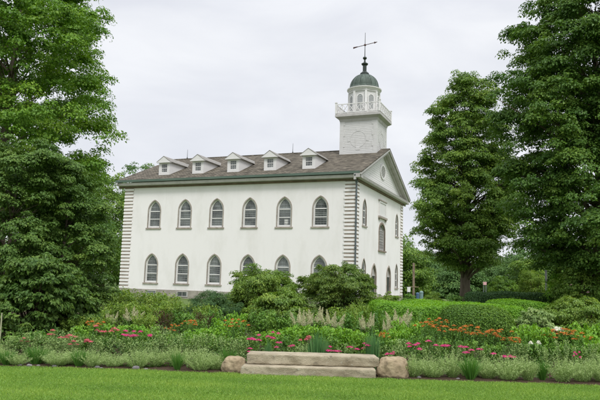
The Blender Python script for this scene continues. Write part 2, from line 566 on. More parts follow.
def crown(L, H0, H1, prof, R, nclust, per, leaf, rc, flat=0.5, lay=0.6, shell=0.55, droop=0.25, aspect=0.65, keep=None, squash=1.0, clumps=None, cflat=0.55):
    """Leaf sprays through a crown between heights H0 and H1. Returns the spray centres."""
    ts = np.linspace(0, 1, len(prof))
    ph = rng.uniform(0, 6.28, 4)
    cs, rs, tc_ = [], [], []
    nc = clumps[0] if clumps else 0
    loose = int(nclust * 0.38)
    want = nc + loose if clumps else nclust
    while len(cs) < want:
        t = rng.uniform()
        pr = np.interp(t, ts, prof)
        if rng.uniform() > pr ** 1.2 + 0.05: continue
        az = rng.uniform(0, 2 * PI)
        rr = R * pr * lump(az, t, ph)
        q = (shell + (1 - shell) * rng.uniform()) if rng.uniform() < 0.8 else rng.uniform(0.1, 1)
        c = np.array([rr * q * math.cos(az), rr * q * math.sin(az) * squash, H0 + (H1 - H0) * t])
        if keep is not None and not keep(c): continue
        cs.append(c)
        rs.append(rc * rng.uniform(0.6, 1.35) * (0.65 + 0.35 * pr))
    cs, rs = np.array(cs), np.array(rs)
    tone_c = rng.normal(0.45, 0.16, len(cs))
    if clumps:
        m = nclust - loose
        i = rng.integers(0, nc, m)
        d = unit(rng.normal(size=(m, 3)))
        d[:, 2] = np.where(rng.uniform(size=m) < 0.75, np.abs(d[:, 2]), d[:, 2])
        cr = clumps[1] * rng.uniform(0.5, 1.4, nc)[i] * (rs[i] / rc * 0.5 + 0.5)
        p = cs[i] + d * (cr * rng.uniform(0.45, 1.0, m))[:, None] * np.array([1, 1, cflat])
        tone_c = np.concatenate([rng.normal(0.45, 0.13, nc)[i] + rng.normal(0, 0.10, m), rng.normal(0.42, 0.15, loose)])
        rs = rc * rng.uniform(0.6, 1.3, nclust)
        cs = np.concatenate([p, cs[nc:]])
        cs[:, 2] = np.maximum(cs[:, 2], 0.06)
        if keep is not None:
            ok = np.array([keep(q) for q in cs])
            cs, rs, tone_c = cs[ok], rs[ok], tone_c[ok]
    k = rng.poisson(per * (rs / rc) ** 2, len(cs)) + 4
    idx = np.repeat(np.arange(len(cs)), k)
    n = len(idx)
    d = unit(rng.normal(size=(n, 3)))
    d[:, 2] = np.where(rng.uniform(size=n) < 0.7, np.abs(d[:, 2]), d[:, 2])
    rad = rng.uniform(size=(n, 1)) ** 0.45
    loc = d * rad
    out = cs.copy(); out[:, 2] = 0
    out = unit(out)
    r2 = loc[:, 0] ** 2 + loc[:, 1] ** 2
    loc = loc * rs[idx][:, None] * np.array([1, 1, flat])
    loc[:, 2] -= droop * r2 * rs[idx]
    P = cs[idx] + loc
    N = np.array([0, 0, 1]) * lay + d * 0.5 + out[idx] * 0.25 + rng.normal(size=(n, 3)) * 0.35
    ax = out[idx] * 0.5 + d * 0.6 + np.array([0, 0, -0.25])
    L.leaves(P, N, leaf * rng.uniform(0.5, 1.4, n), tone_c[idx] + rng.normal(0, 0.17, n), axis=ax, aspect=aspect)
    return cs, rs


def tree(name, label, cat, base, H, H0, prof, R, nclust, per, leaf, rc, m, trunk_r, group=None, lean=(0, 0), limbs=60, rz=0.0, **kw):
    global rng
    rng = np.random.default_rng(int(abs(base[0] * 37 + base[1] * 11 + H * 5)) + 3)
    root = empty(name, base, rz)
    tag(root, label, cat, group)
    L = Leaves()
    cs, rs = crown(L, H0, H, prof, R, nclust, per, leaf, rc, **kw)
    L.build('crown', m, root)
    tb = MB()
    n = 9
    top = H0 + (H - H0) * 0.82
    pts, rad = [], []
    for i in range(n):
        t = i / (n - 1)
        pts.append((lean[0] * t + 0.12 * math.sin(4 * t + base[0]) * min(1, H / 10), lean[1] * t + 0.1 * math.sin(5 * t + base[1]), top * t))
        rad.append(trunk_r * ((1 - t) ** 0.8 * 0.9 + 0.08 + (0.35 if i == 0 else 0)))
    tb.tube(pts, rad, 12)
    tr = tb.build('trunk', BARK, root, smooth=True)
    lb = MB()
    order = rng.permutation(len(cs))[:limbs]
    for i in order:
        c = cs[i]
        hr = math.hypot(c[0], c[1])
        z0 = max(min(c[2] - 0.55 * hr - 0.2, top * 0.96), H0 * 0.72)
        t = min(z0 / top, 0.99)
        k = t * (n - 1); a = int(k); f = k - a
        p0 = Vector(pts[a]).lerp(Vector(pts[min(a + 1, n - 1)]), f)
        p1 = Vector((float(c[0]), float(c[1]), float(c[2])))
        mid = p0.lerp(p1, 0.5) + Vector((rng.normal() * 0.1 * hr, rng.normal() * 0.1 * hr, 0.12 * hr))
        r0 = trunk_r * (1 - t) * 0.27 + 0.012
        lb.tube([p0, p0.lerp(mid, 0.55) + Vector((0, 0, 0.03 * hr)), mid, mid.lerp(p1, 0.6), p1], [r0, r0 * 0.8, r0 * 0.55, r0 * 0.35, r0 * 0.12], 5)
    if limbs: lb.build('limbs', BARK, root, smooth=True)
    return root


# ------------------------------------------------------------------ world, sun, camera
SUN_AZ = math.radians(138)     # measured from +Y towards +X: behind the camera's right shoulder
SUN_EL = math.radians(52)


def make_world():
    w = bpy.data.worlds.new('World')
    bpy.context.scene.world = w
    w.use_nodes = True
    n, l = w.node_tree.nodes, w.node_tree.links
    bg = n['Background']
    sky = n.new('ShaderNodeTexSky')
    sky.sky_type = 'NISHITA'
    sky.sun_disc = False
    sky.sun_elevation = SUN_EL
    sky.sun_rotation = SUN_AZ
    sky.dust_density = 3
    tc = n.new('ShaderNodeTexCoord')
    sep = n.new('ShaderNodeSeparateXYZ')
    l.new(tc.outputs['Generated'], sep.inputs[0])
    # cloud layer: stretched noise over the direction, brighter overhead as under a real overcast
    mp = n.new('ShaderNodeMapping')
    mp.inputs['Scale'].default_value = (1.6, 1.6, 4.5)
    mp.inputs['Rotation'].default_value = (0.05, -0.12, 0.3)
    l.new(tc.outputs['Generated'], mp.inputs['Vector'])
    ns = n.new('ShaderNodeTexNoise')
    ns.inputs['Scale'].default_value = 2.2
    ns.inputs['Detail'].default_value = 5
    ns.inputs['Roughness'].default_value = 0.5
    ns.inputs['Distortion'].default_value = 0.4
    l.new(mp.outputs['Vector'], ns.inputs['Vector'])
    r = n.new('ShaderNodeValToRGB')
    r.color_ramp.elements[0].position = 0.34
    r.color_ramp.elements[1].position = 0.66
    r.color_ramp.elements[0].color = (5.6, 5.75, 6.2, 1)
    r.color_ramp.elements[1].color = (6.75, 6.85, 7.1, 1)
    l.new(ns.outputs['Fac'], r.inputs['Fac'])
    el = n.new('ShaderNodeMapRange')
    el.interpolation_type = 'SMOOTHSTEP'
    el.inputs['From Min'].default_value = 0.35
    el.inputs['From Max'].default_value = 1.0
    el.inputs['To Min'].default_value = 1.0
    el.inputs['To Max'].default_value = 2.2
    l.new(sep.outputs['Z'], el.inputs['Value'])
    mul = n.new('ShaderNodeVectorMath')
    mul.operation = 'SCALE'
    l.new(r.outputs['Color'], mul.inputs[0])
    l.new(el.outputs['Result'], mul.inputs['Scale'])
    mx = n.new('ShaderNodeMix')
    mx.data_type = 'RGBA'
    mx.inputs['Factor'].default_value = 0.93
    l.new(sky.outputs['Color'], mx.inputs['A'])
    l.new(mul.outputs['Vector'], mx.inputs['B'])
    l.new(mx.outputs['Result'], bg.inputs['Color'])
    bg.inputs['Strength'].default_value = 0.10


make_world()
sd = bpy.data.lights.new('sun', 'SUN')
sd.energy = 1.5
sd.angle = math.radians(14)
sd.color = (1.0, 0.97, 0.93)
so = bpy.data.objects.new('sun', sd)
C.objects.link(so)
sdir = Vector((math.sin(SUN_AZ) * math.cos(SUN_EL), math.cos(SUN_AZ) * math.cos(SUN_EL), math.sin(SUN_EL)))
so.rotation_euler = sdir.to_track_quat('Z', 'Y').to_euler()
so.location = (30, -60, 60)

cd = bpy.data.cameras.new('camera')
cam = bpy.data.objects.new('camera', cd)
C.objects.link(cam)
M = Matrix(((RT[0], UP[0], -FW[0], CAM[0]), (RT[1], UP[1], -FW[1], CAM[1]), (RT[2], UP[2], -FW[2], CAM[2]), (0, 0, 0, 1)))
cam.matrix_world = M
cd.sensor_width = 36
cd.lens = 36 * F_PX / 600
cd.clip_end = 3000
S = bpy.context.scene
S.camera = cam
S.view_settings.view_transform = 'Standard'
S.view_settings.look = 'None'
S.view_settings.exposure = 0.5
S.view_settings.gamma = 1
S.view_settings.use_curve_mapping = False
S.render.engine = 'CYCLES'
S.cycles.max_bounces = 7
S.cycles.diffuse_bounces = 4
S.cycles.transmission_bounces = 4
S.cycles.use_denoising = True

# ------------------------------------------------------------------ ground
def sheet(name, pts, z, m, kind='structure'):
    b = MB()
    b.add([(p[0], p[1], z) for p in pts], [tuple(range(len(pts)))])
    return tag(b.build(name, m), kind=kind)


g = MB()
g.add([(-900, -700, 0), (900, -700, 0), (900, 1100, 0), (-900, 1100, 0)], [(0, 1, 2, 3)])
tag(g.build('ground', LAWN), kind='structure')


def edge_d(x):
    """Distance of the bed's front edge at x metres right of the picture's middle."""
    return 11.78 + 0.03 * math.sin(1.7 * x) + 0.02 * math.sin(4.3 * x + 1) - 0.034 * x


pts = [ground_xy(x, edge_d(x)) for x in np.linspace(-9, 8.2, 80)]
pts += [ground_xy(13, 31), ground_xy(-18, 31)]
sheet('garden_bed', pts, 0.012, SOIL)
pts = [ground_xy(x, d) for x, d in ((-34, 62), (5, 50), (9, 74), (-8, 90))]

# ------------------------------------------------------------------ the temple
def gothic(w, z0, z1, arch, c=0.0, n=8):
    """Pointed outline, counter-clockwise from the lower left: width w, sill z0, tip z1, arch height."""
    a = w / 2
    zs = z1 - arch
    r = (a * a + arch * arch) / (2 * a)
    pts = [(c - a, z0), (c + a, z0)]
    th = math.asin(min(1, arch / r))
    for k in range(n + 1):
        t = th * k / n
        pts.append((c + a - r + r * math.cos(t), zs + r * math.sin(t)))
    for k in range(n - 1, -1, -1):
        t = th * k / n
        pts.append((c - a + r - r * math.cos(t), zs + r * math.sin(t)))
    return pts


def roundtop(w, z0, z1, rise, c=0.0, n=10):
    a = w / 2
    zs = z1 - rise
    pts = [(c - a, z0), (c + a, z0)]
    for k in range(n + 1):
        t = PI * k / n
        pts.append((c + a * math.cos(t), zs + rise * math.sin(t)))
    return pts


LEN, WID, WH = 24.4, 18.0, 10.08
EAVE_Z, SLOPE = 10.66, 0.412
RIDGE = EAVE_Z + SLOPE * (WID / 2 + 0.7)
O = (0, 0, B)
side3 = lambda x, z, d: (x, d, z)              # long wall, y = 0, looking towards -y
front3 = lambda y, z, d: (-d, y, z)            # entrance wall, x = 0, looking towards +x

church = empty('church', (0, 0, 0))
tag(church, 'white stuccoed church with pointed windows, dormers and a domed bell tower', 'church')

WX = [-12.02 + 3.505 * (i - 2.5) for i in range(6)]
holes_side = []
for x in WX:
    holes_side.append(gothic(1.36, 6.03, 8.72, 1.05, x))
    holes_side.append(gothic(1.36, 0.66, 3.43, 1.05, x))
FY = (WID / 2 - 6.22, WID / 2 + 6.22)
holes_front = []
for y in FY:
    holes_front.append(gothic(1.16, 6.35, 8.74, 1.0, y))
    holes_front.append(gothic(1.16, 0.80, 3.32, 1.0, y))
DY = (WID / 2 - 2.82, WID / 2 + 2.82)
for y in DY: holes_front.append(gothic(1.5, 0.12, 2.9, 1.1, y))
holes_front.append(roundtop(2.1, 4.45, 7.05, 0.7, WID / 2))

b = MB(O)
b.facade([(-LEN, 0), (0, 0), (0, WH + 0.3), (-LEN, WH + 0.3)], holes_side, side3, 0.34, 0, 0)
b.facade([(0, 0), (WID, 0), (WID, WH + 0.3), (0, WH + 0.3)], holes_front, front3, 0.34, 0, 1)
b.add([(-LEN, 0, 0), (-LEN, WID, 0), (-LEN, WID, WH + .3), (-LEN, 0, WH + .3)], [(0, 1, 2, 3)])
b.add([(-LEN, WID, 0), (0, WID, 0), (0, WID, WH + .3), (-LEN, WID, WH + .3)], [(0, 1, 2, 3)])
b.add([(-LEN, 0, WH + .3), (-LEN, WID, WH + .3), (-LEN, WID / 2, RIDGE - 0.3)], [(0, 1, 2)])
b.build('wall', [STUCCO, TAN], church, fix=False)

# foundation block with low basement windows along the side
f = MB(O)
f.box((-LEN - .06, -.06, -B - .1), (.06, WID + .06, -.0))
fo = f.build('foundation', BASE, church)
for x in (WX[0] + .2, WX[1] + .2, WX[2] + .2, WX[3] + .2):
    bw = MB(O)
    bw.ring([(x - .62, -.075, -.62), (x + .62, -.075, -.62), (x + .62, -.075, -.1), (x - .62, -.075, -.1)],
            [(x - .5, -.075, -.55), (x + .5, -.075, -.55), (x + .5, -.075, -.17), (x - .5, -.075, -.17)], (0, -.03, 0), (0, .02, 0))
    w_ = bw.build('basement_window', GREY_PAINT, fo)
    gl = MB(O)
    gl.box((x - .5, -.068, -.55), (x + .5, -.064, -.17))
    gl.box((x - .02, -.078, -.55), (x + .02, -.07, -.17), 1)
    gl.build('basement_pane', [GLASS, GREY_PAINT], fo)


def make_window(outline, to3, x, z0, z1, w, arch, dp=1.0, rows=8, cols=4):
    """A window: stone surround (the part) with sash, pane and sill."""
    k = len(outline)
    sur = MB(O)
    o_ = gothic(w + .19, z0 - .02, z1 + .10, arch + .08, x)
    sur.ring([to3(a, c, 0) for a, c in o_], [to3(a, c, 0) for a, c in outline], to3(0, 0, -.03), to3(0, 0, .05), 0)
    win = sur.build('window', TAN, church)
    sa = MB(O)
    i_ = gothic(w - .24, z0 + .16, z1 - .14, arch - .11, x)
    d0, d1 = .13 * dp, .22 * dp
    sa.ring([to3(a, c, 0) for a, c in outline], [to3(a, c, 0) for a, c in i_], to3(0, 0, d0), to3(0, 0, d1))
    zs = z1 - arch
    hw = w / 2 - .13

    mu = MB(O)

    def hbar(z, t, dd, sa=sa):
        a = hw if z < zs else max(0.05, hw * math.sqrt(max(0, 1 - ((z - zs) / (arch - .1)) ** 1.6)))
        p, q = to3(x - a, z - t / 2, dd * dp), to3(x + a, z + t / 2, dd * dp + .04)
        sa.box([min(p[j], q[j]) for j in range(3)], [max(p[j], q[j]) for j in range(3)])
    hbar(zs - .02, .1, .145)
    hbar(z0 + .16 + (zs - z0 - .16) * .47, .085, .145)
    step = (zs - z0 - .2) / rows
    for j in range(1, rows): hbar(z0 + .16 + step * j, .024, .16, mu)
    for j in range(1, 3): hbar(zs + j * .3, .016, .16, mu)
    for j in range(1, cols):
        xx = x - hw + 2 * hw * j / cols
        top = zs + (arch - .14) * math.sqrt(max(0, 1 - (abs(xx - x) / hw) ** 1.3)) * .96
        p, q = to3(xx - .005, z0 + .16, .165 * dp), to3(xx + .005, top, .165 * dp + .02)
        mu.box([min(p[i], q[i]) for i in range(3)], [max(p[i], q[i]) for i in range(3)])
    sa.build('sash', WHITE, win)
    mu.build('muntins', MUNTIN, win)
    pn = MB(O)
    pn.add([to3(a, c, .2 * dp) for a, c in i_], [tuple(range(len(i_)))])
    pn.build('pane', GLASS, win)
    sl = MB(O)
    p, q = to3(x - w / 2 - .2, z0 - .15, -.09), to3(x + w / 2 + .2, z0 - .024, .12)
    sl.box([min(p[i], q[i]) for i in range(3)], [max(p[i], q[i]) for i in range(3)])
    sl.build('sill', TAN, win)
    return win


for i, x in enumerate(WX):
    make_window(holes_side[2 * i], side3, x, 6.03, 8.72, 1.36, 1.05)
    make_window(holes_side[2 * i + 1], side3, x, .66, 3.43, 1.36, 1.05)
for i, y in enumerate(FY):
    make_window(holes_front[2 * i], front3, y, 6.35, 8.74, 1.16, 1.0, dp=.55)
    make_window(holes_front[2 * i + 1], front3, y, .80, 3.32, 1.16, 1.0, dp=.55)
# a white curtain hangs behind the fifth upper window
cu = MB(O)
x = WX[4]
cu.box((x - .05, .19, 6.25), (x + .33, .197, 6.75))
cu.build('curtain', WHITE, church)

# doors
for y in DY:
    out = gothic(1.5, .12, 2.9, 1.1, y)
    sur = MB(O)
    o_ = gothic(1.9, .10, 3.08, 1.24, y)
    sur.ring([front3(a, c, 0) for a, c in o_], [front3(a, c, 0) for a, c in out], front3(0, 0, -.05), front3(0, 0, .04))
    dr = sur.build('door', TAN, church)
    lf = MB(O)
    zs = 1.95
    lf.box((-.2, y - .75, .12), (-.14, y + .75, zs))
    for sy in (-.37, .37):
        for z in (.3, 1.15):
            lf.ring([(-.14, y + sy - .29, z), (-.14, y + sy + .29, z), (-.14, y + sy + .29, z + .7), (-.14, y + sy - .29, z + .7)],
                    [(-.14, y + sy - .22, z + .07), (-.14, y + sy + .22, z + .07), (-.14, y + sy + .22, z + .63), (-.14, y + sy - .22, z + .63)], (0, 0, 0), (.025, 0, 0))
    lf.build('door_leaf', DOOR, dr)
    tr = MB(O)
    arch = [(-.25, a, c) for a, c in out if c >= 1.8]
    tr.prism([(-.20, y - .75, zs)] + [(-.20, y + .75, zs)] + [(-.20, a, c) for a, c in out[3:-1]], (0, 0, 0), (.06, 0, 0))
    tr.box((-.135, y - .75, zs - .08), (-.08, y + .75, zs + .06))
    for k in range(1, 4):
        yy = y - .75 + 1.5 * k / 4
        tr.box((-.138, yy - .02, zs + .06), (-.105, yy + .02, zs + .06 + .8 * (1 - abs(k - 2) * .35)))
    tr.build('transom', GREY_PAINT, dr)
    kn = MB(O)
    kn.tube([(-.14, y + .06, 1.05), (-.08, y + .06, 1.05)], [.03, .035], 8)
    kn.build('handle', DARK_METAL, dr)
    st = MB(O)
    st.box((.07, y - 1.2, -.5), (.75, y + 1.2, -.02))
    st.box((.75, y - 1.2, -.79), (1.2, y + 1.2, -.25))
    st.build('step', BASE, dr)

# great centre window and the blank panel above it
out = holes_front[-1]
cy = WID / 2
sur = MB(O)
o_ = roundtop(2.5, 4.43, 7.24, .9, cy)
sur.ring([front3(a, c, 0) for a, c in o_], [front3(a, c, 0) for a, c in out], front3(0, 0, -.05), front3(0, 0, .05))
cw = sur.build('window', STONE, church)
sa = MB(O)
i_ = roundtop(1.9, 4.57, 6.95, .6, cy)
sa.ring([front3(a, c, 0) for a, c in out], [front3(a, c, 0) for a, c in i_], front3(0, 0, .08), front3(0, 0, .18))
for k in range(1, 6): sa.box((-.17, cy - .96 + 1.92 * k / 6 - .015, 4.6), (-.13, cy - .96 + 1.92 * k / 6 + .015, 6.4 + .5 * math.sin(PI * k / 6)))
for k in range(1, 8): sa.box((-.175, cy - .94, 4.57 + .26 * k), (-.135, cy + .94, 4.57 + .26 * k + (.07 if k in (3, 7) else .026)))
sa.build('sash', GREY_PAINT, cw)
pn = MB(O)
pn.add([front3(a, c, .17) for a, c in i_], [tuple(range(len(i_)))])
pn.build('pane', GLASS, cw)
sl = MB(O)
sl.box((-.1, cy - 1.4, 4.28), (.14, cy + 1.4, 4.426))
sl.build('sill', STONE, cw)
pa = MB(O)
pa.box((0.002, cy - 1.3, 7.78), (.05, cy + 1.3, 9.3))
pa.ring([(.05, cy - 1.3, 7.78), (.05, cy + 1.3, 7.78), (.05, cy + 1.3, 9.3), (.05, cy - 1.3, 9.3)],
        [(.05, cy - 1.14, 7.92), (.05, cy + 1.14, 7.92), (.05, cy + 1.14, 9.14), (.05, cy - 1.14, 9.14)], (0.001, 0, 0), (.06, 0, 0))
pl = pa.build('inscription_panel', WHITE, church)
pb = MB(O)
pb.box((.002, cy - 1.5, 7.58), (.2, cy + 1.5, 7.775))
for yy in (-1.2, 1.2): pb.box((.002, cy + yy - .12, 7.38), (.14, cy + yy + .12, 7.578))
pb.box((.002, cy - 1.45, 9.305), (.16, cy + 1.45, 9.42))
pb.build('panel_ledge', TAN, pl)

# quoins: pale blocks on brown stone at each corner
def quoins(cx, sx, cyy, sy, faces):
    q = MB(O)
    d = .03
    for fc in faces:
        if fc == 'side':
            lo, hi = sorted((cx, cx + sx * .97))
            q.box((lo, -d, .002), (hi, -.001, WH))
            for k in range(30):
                z = .03 + k * .336
                w = 1.06 if k % 2 else 1.0
                lo, hi = sorted((cx + sx * -.04, cx + sx * w))
                q.box((lo, -d - .04, z), (hi, -d + .003, z + .195), 1)
        else:
            lo, hi = sorted((cyy, cyy + sy * .97))
            q.box((.001, lo, .002), (d, hi, WH))
            for k in range(30):
                z = .03 + k * .336
                w = 1.0 if k % 2 else 1.06
                lo, hi = sorted((cyy + sy * 0.002, cyy + sy * w))
                q.box((d - .003, lo, z), (d + .04, hi, z + .195), 1)
    return q.build('quoin', [QSTONE, STUCCO], church)


quoins(0, -1, 0, 1, ('side', 'front'))
quoins(-LEN, 1, 0, 1, ('side',))
quoins(0, -1, WID, -1, ('front',))

# eaves, pediment, roof
def eave_profile(flip=1):
    # (distance out from wall, z)
    return [(0.0, 10.02), (.16, 10.06), (.22, 10.22), (.62, 10.27), (.62, 10.5), (0, 10.5)]


c = MB(O)
XR, XL = .62, -LEN - .7
c.prism([(XL, -.002 - a, z) for a, z in [(0, 10.04), (.14, 10.06), (.2, 10.2), (0, 10.2)]], (0, 0, 0), (-XL + .2, 0, 0), 1)
c.prism([(XL, -.002 - a, z) for a, z in [(0, 10.2), (.55, 10.26), (.62, 10.5), (0, 10.5)]], (0, 0, 0), (-XL + XR, 0, 0), 0)
# back eave
c.prism([(XL, WID + .002 + a, z) for a, z in [(0, 10.2), (.55, 10.26), (.62, 10.5), (0, 10.5)]], (0, 0, 0), (-XL + XR, 0, 0), 0)
# front cornice under the pediment
c.prism([(.002 + a, 0.003, z) for a, z in [(0, 10.04), (.14, 10.06), (.2, 10.2), (0, 10.2)]], (0, -.2, 0), (0, WID + .2, 0), 1)
c.prism([(.002 + a, 0.003, z) for a, z in [(0, 10.203), (.56, 10.263), (.619, 10.497), (0, 10.56)]], (0, -.6, 0), (0, WID + .6, 0), 0)
c.build('cornice', [GREY_PAINT, CORN], church)

gt = MB(O)
gt.prism([(XL - .05, -a, z) for a, z in [(.62, 10.56), (.72, 10.57), (.78, 10.775), (.74, 10.775), (.62, 10.62)]], (0, 0, 0), (-XL + .62, 0, 0))
gt.build('gutter', VERDIGRIS, church)
dp = MB(O)
dp.tube([(.12, -.72, 10.5), (.12, -.62, 10.25), (.1, -.2, 9.95), (.1, -.14, 9.75), (.1, -.14, -.6)], [.075] * 5, 10)
dp.box((.0, -.22, 9.85), (.2, -.05, 10.0))
for z in (8.5, 6.3, 4.1, 1.9): dp.box((.0, -.235, z), (.2, -.05, z + .07))
dp.build('downpipe', PIPE, church)

p = MB(O)
p.add([(.0, .15, 10.5), (.0, WID - .15, 10.5), (.0, WID / 2, RIDGE - .2)], [(0, 1, 2)])
for k in range(1, 17):      # matched boards of the tympanum
    z = 10.56 + k * .22
    half = (RIDGE - .2 - z) / SLOPE - .3
    if half > .3: p.box((.001, cy - half, z), (.014, cy + half, z + .012))
ped = p.build('pediment', WHITE, church)
ov = MB(O)
els = lambda r, q, n=24: [(.0, cy + r * math.cos(2 * PI * k / n), 12.35 + q * math.sin(2 * PI * k / n)) for k in range(n)]
ov.ring(els(1.0, .78), els(.82, .6), (.016, 0, 0), (.10, 0, 0), 0)
ov.prism(els(.82, .6), (.016, 0, 0), (.03, 0, 0), 1)
for k in range(-3, 4):
    w = .8 * math.sqrt(1 - (k * .16 / .6) ** 2)
    ov.box((.03, cy - w, 12.35 + k * .16 - .035), (.07, cy + w, 12.35 + k * .16 + .035), 2)
ov.build('oval_vent', [WHITE, LOUVER, GREY_PAINT], ped)
rk = MB(O)
for s in (-1, 1):
    def P(dn, out):   # point at distance dn below roof line, at eave / ridge
        return [(out, cy + s * (cy + .72), EAVE_Z - dn - .01), (out, cy, RIDGE - dn - .01)]
    for d0, d1, x1, mi in ((.0, .17, .72, 0), (.17, .42, .56, 0), (.42, .62, .2, 0)):
        a0, a1 = P(d0, 0); b0, b1 = P(d1, 0)
        x0 = .0
        rk.add([(x0 + .002, *a0[1:]), (x0 + .002, *a1[1:]), (x0 + .002, *b1[1:]), (x0 + .002, *b0[1:]), (x1, *a0[1:]), (x1, *a1[1:]), (x1, *b1[1:]), (x1, *b0[1:])],
               [(0, 1, 2, 3), (7, 6, 5, 4), (0, 4, 5, 1), (3, 2, 6, 7), (0, 3, 7, 4), (1, 5, 6, 2)], mi)
rk.build('raking_cornice', GREY_PAINT, church)
rl = MB(O)
for s in (-1, 1):
    y0 = cy + s * (cy + .7)
    rl.prism([(XL + .05, y0, EAVE_Z - .02), (XL + .05, cy, RIDGE - .02), (XL + .05, cy, RIDGE - .32), (XL + .05, y0, EAVE_Z - .32)], (0, 0, 0), (.12, 0, 0))
rl.build('rear_rake_board', GREY_PAINT, church)

r = MB(O)
for s in (-1, 1):
    ye = cy + s * (cy + .74)
    r.prism([(XL, ye, EAVE_Z), (XL, cy, RIDGE), (XL, cy, RIDGE + .1), (XL, ye, EAVE_Z + .1)], (0, 0, 0), (-XL + .74, 0, 0))
r.box((XL, cy - .12, RIDGE + .06), (-4.2, cy + .12, RIDGE + .15))
roof = r.build('roof', SHINGLE, church)

for x_, h_ in ((-23.0, 1.1), (-9.9, 1.1)):
    lr = MB(O)
    lr.tube([(x_, cy, RIDGE + .1), (x_, cy, RIDGE + h_ + .1)], [.03, .015], 6)
    lr.lathe([(.09, RIDGE + .1), (.06, RIDGE + .28), (.03, RIDGE + .3)], (x_, cy), 8)
    lr.build('lightning_rod', DARK_METAL, church)

DX = [-12.75 + 3.93 * (i - 2) for i in range(5)]


def roof_z(y): return EAVE_Z + SLOPE * (y + .74) + .1


for i, x in enumerate(DX):
    y0, hw, ze = 1.0, .63, 12.83
    zb = roof_z(y0) - .03
    y_back = (ze - EAVE_Z - .1) / SLOPE - .74
    zp = 13.25
    d = MB(O)
    # front with a window opening
    wz0, wz1, ww = zb + .26, zb + 1.2, .37
    d.facade([(x - hw, zb), (x + hw, zb), (x + hw, ze), (x, zp), (x - hw, ze)], [[(x - ww, wz0), (x + ww, wz0), (x + ww, wz1), (x - ww, wz1)]],
             lambda a, z, q: (a, y0 + q, z), .12)
    for s in (-1, 1):
        d.add([(x + s * hw, y0, zb), (x + s * hw, y_back, ze), (x + s * hw, y0, ze)], [(0, 1, 2)])
    dm = d.build('dormer', WHITE, church, fix=False)
    dr = MB(O)
    zt = zp + .1
    yb2 = (zt - EAVE_Z - .1) / SLOPE - .74
    for s in (-1, 1):
        e = x + s * (hw + .2)
        zl = zt - (zt - ze) * (hw + .2) / hw * .86
        yb1 = (zl - EAVE_Z - .1) / SLOPE - .74
        dr.add([(x, y0 - .22, zt), (e, y0 - .22, zl), (e, yb1, zl), (x, yb2 + .1, zt), (x, y0 - .22, zt + .05), (e, y0 - .22, zl + .05), (e, yb1, zl + .05), (x, yb2 + .1, zt + .05)],
               [(0, 1, 2, 3), (4, 7, 6, 5), (0, 4, 5, 1), (1, 5, 6, 2), (2, 6, 7, 3), (3, 7, 4, 0)])
    dr.build('dormer_roof', DORMER_ROOF, dm)
    tri = MB(O)
    zl = ze - .02
    e = hw + .19
    tri.prism([(x - e, y0 - .2, zl), (x + e, y0 - .2, zl), (x, y0 - .2, zp + .085)], (0, 0, 0), (0, .195, 0))
    tri.box((x - e, y0 - .215, zl - .1), (x + e, y0 - .002, zl - .002))
    tri.build('dormer_gable', WHITE, dm)
    sa = MB(O)
    sa.ring([(x - ww, y0, wz0), (x + ww, y0, wz0), (x + ww, y0, wz1), (x - ww, y0, wz1)], [(x - ww + .07, y0, wz0 + .07), (x + ww - .07, y0, wz0 + .07), (x + ww - .07, y0, wz1 - .07), (x - ww + .07, y0, wz1 - .07)], (0, .04, 0), (0, .1, 0))
    sa.box((x - ww + .06, y0 + .045, (wz0 + wz1) / 2 - .03), (x + ww - .06, y0 + .095, (wz0 + wz1) / 2 + .03))
    for k in (1, 2): sa.box((x - ww + .74 * k / 3 - .005, y0 + .055, wz0 + .05), (x - ww + .74 * k / 3 + .005, y0 + .09, wz1 - .05))
    for k in (.25, .75): sa.box((x - ww + .06, y0 + .057, wz0 + (wz1 - wz0) * k - .006), (x + ww - .06, y0 + .088, wz0 + (wz1 - wz0) * k + .006))
    sa.build('dormer_sash', WHITE, dm)
    pn = MB(O)
    pn.add([(x - ww + .05, y0 + .08, wz0 + .05), (x + ww - .05, y0 + .08, wz0 + .05), (x + ww - .05, y0 + .08, wz1 - .05), (x - ww + .05, y0 + .08, wz1 - .05)], [(0, 1, 2, 3)])
    pn.build('dormer_pane', GLASS, dm)

# tower
TX, TY, TS = -2.05, cy, 1.9
TZ0, TZ1 = 12.6, 17.55
t = MB(O)
t.box((TX - TS, TY - TS, TZ0), (TX + TS, TY + TS, TZ1))
z = TZ0
while z < TZ1 - .1:           # clapboards: each board's lower edge stands out
    for s in (-1, 1):
        t.prism([(TX - TS, TY + s * (TS + .002), z), (TX - TS, TY + s * (TS + .016), z), (TX - TS, TY + s * (TS + .004), z + .165)], (0, 0, 0), (2 * TS, 0, 0))
        t.prism([(TX + s * (TS + .002), TY - TS, z), (TX + s * (TS + .016), TY - TS, z), (TX + s * (TS + .004), TY - TS, z + .165)], (0, 0, 0), (0, 2 * TS, 0))
    z += .17
tower = t.build('tower', SIDING, church)
for sx in (-1, 1):              # corner blocks in low relief
    for sy in (-1, 1):
        cb = MB(O)
        for k in range(8):
            w = .55 if k % 2 else .38
            z = 13.0 + k * .56
            x0, x1 = sorted((TX + sx * (TS + .038), TX + sx * (TS + .038 - w)))
            y0, y1 = sorted((TY + sy * (TS + .038), TY + sy * (TS + .038 - w)))
            cb.box((x0, y0, z), (x1, y1, z + .555))
        cb.build('tower_quoin', SIDING, tower)
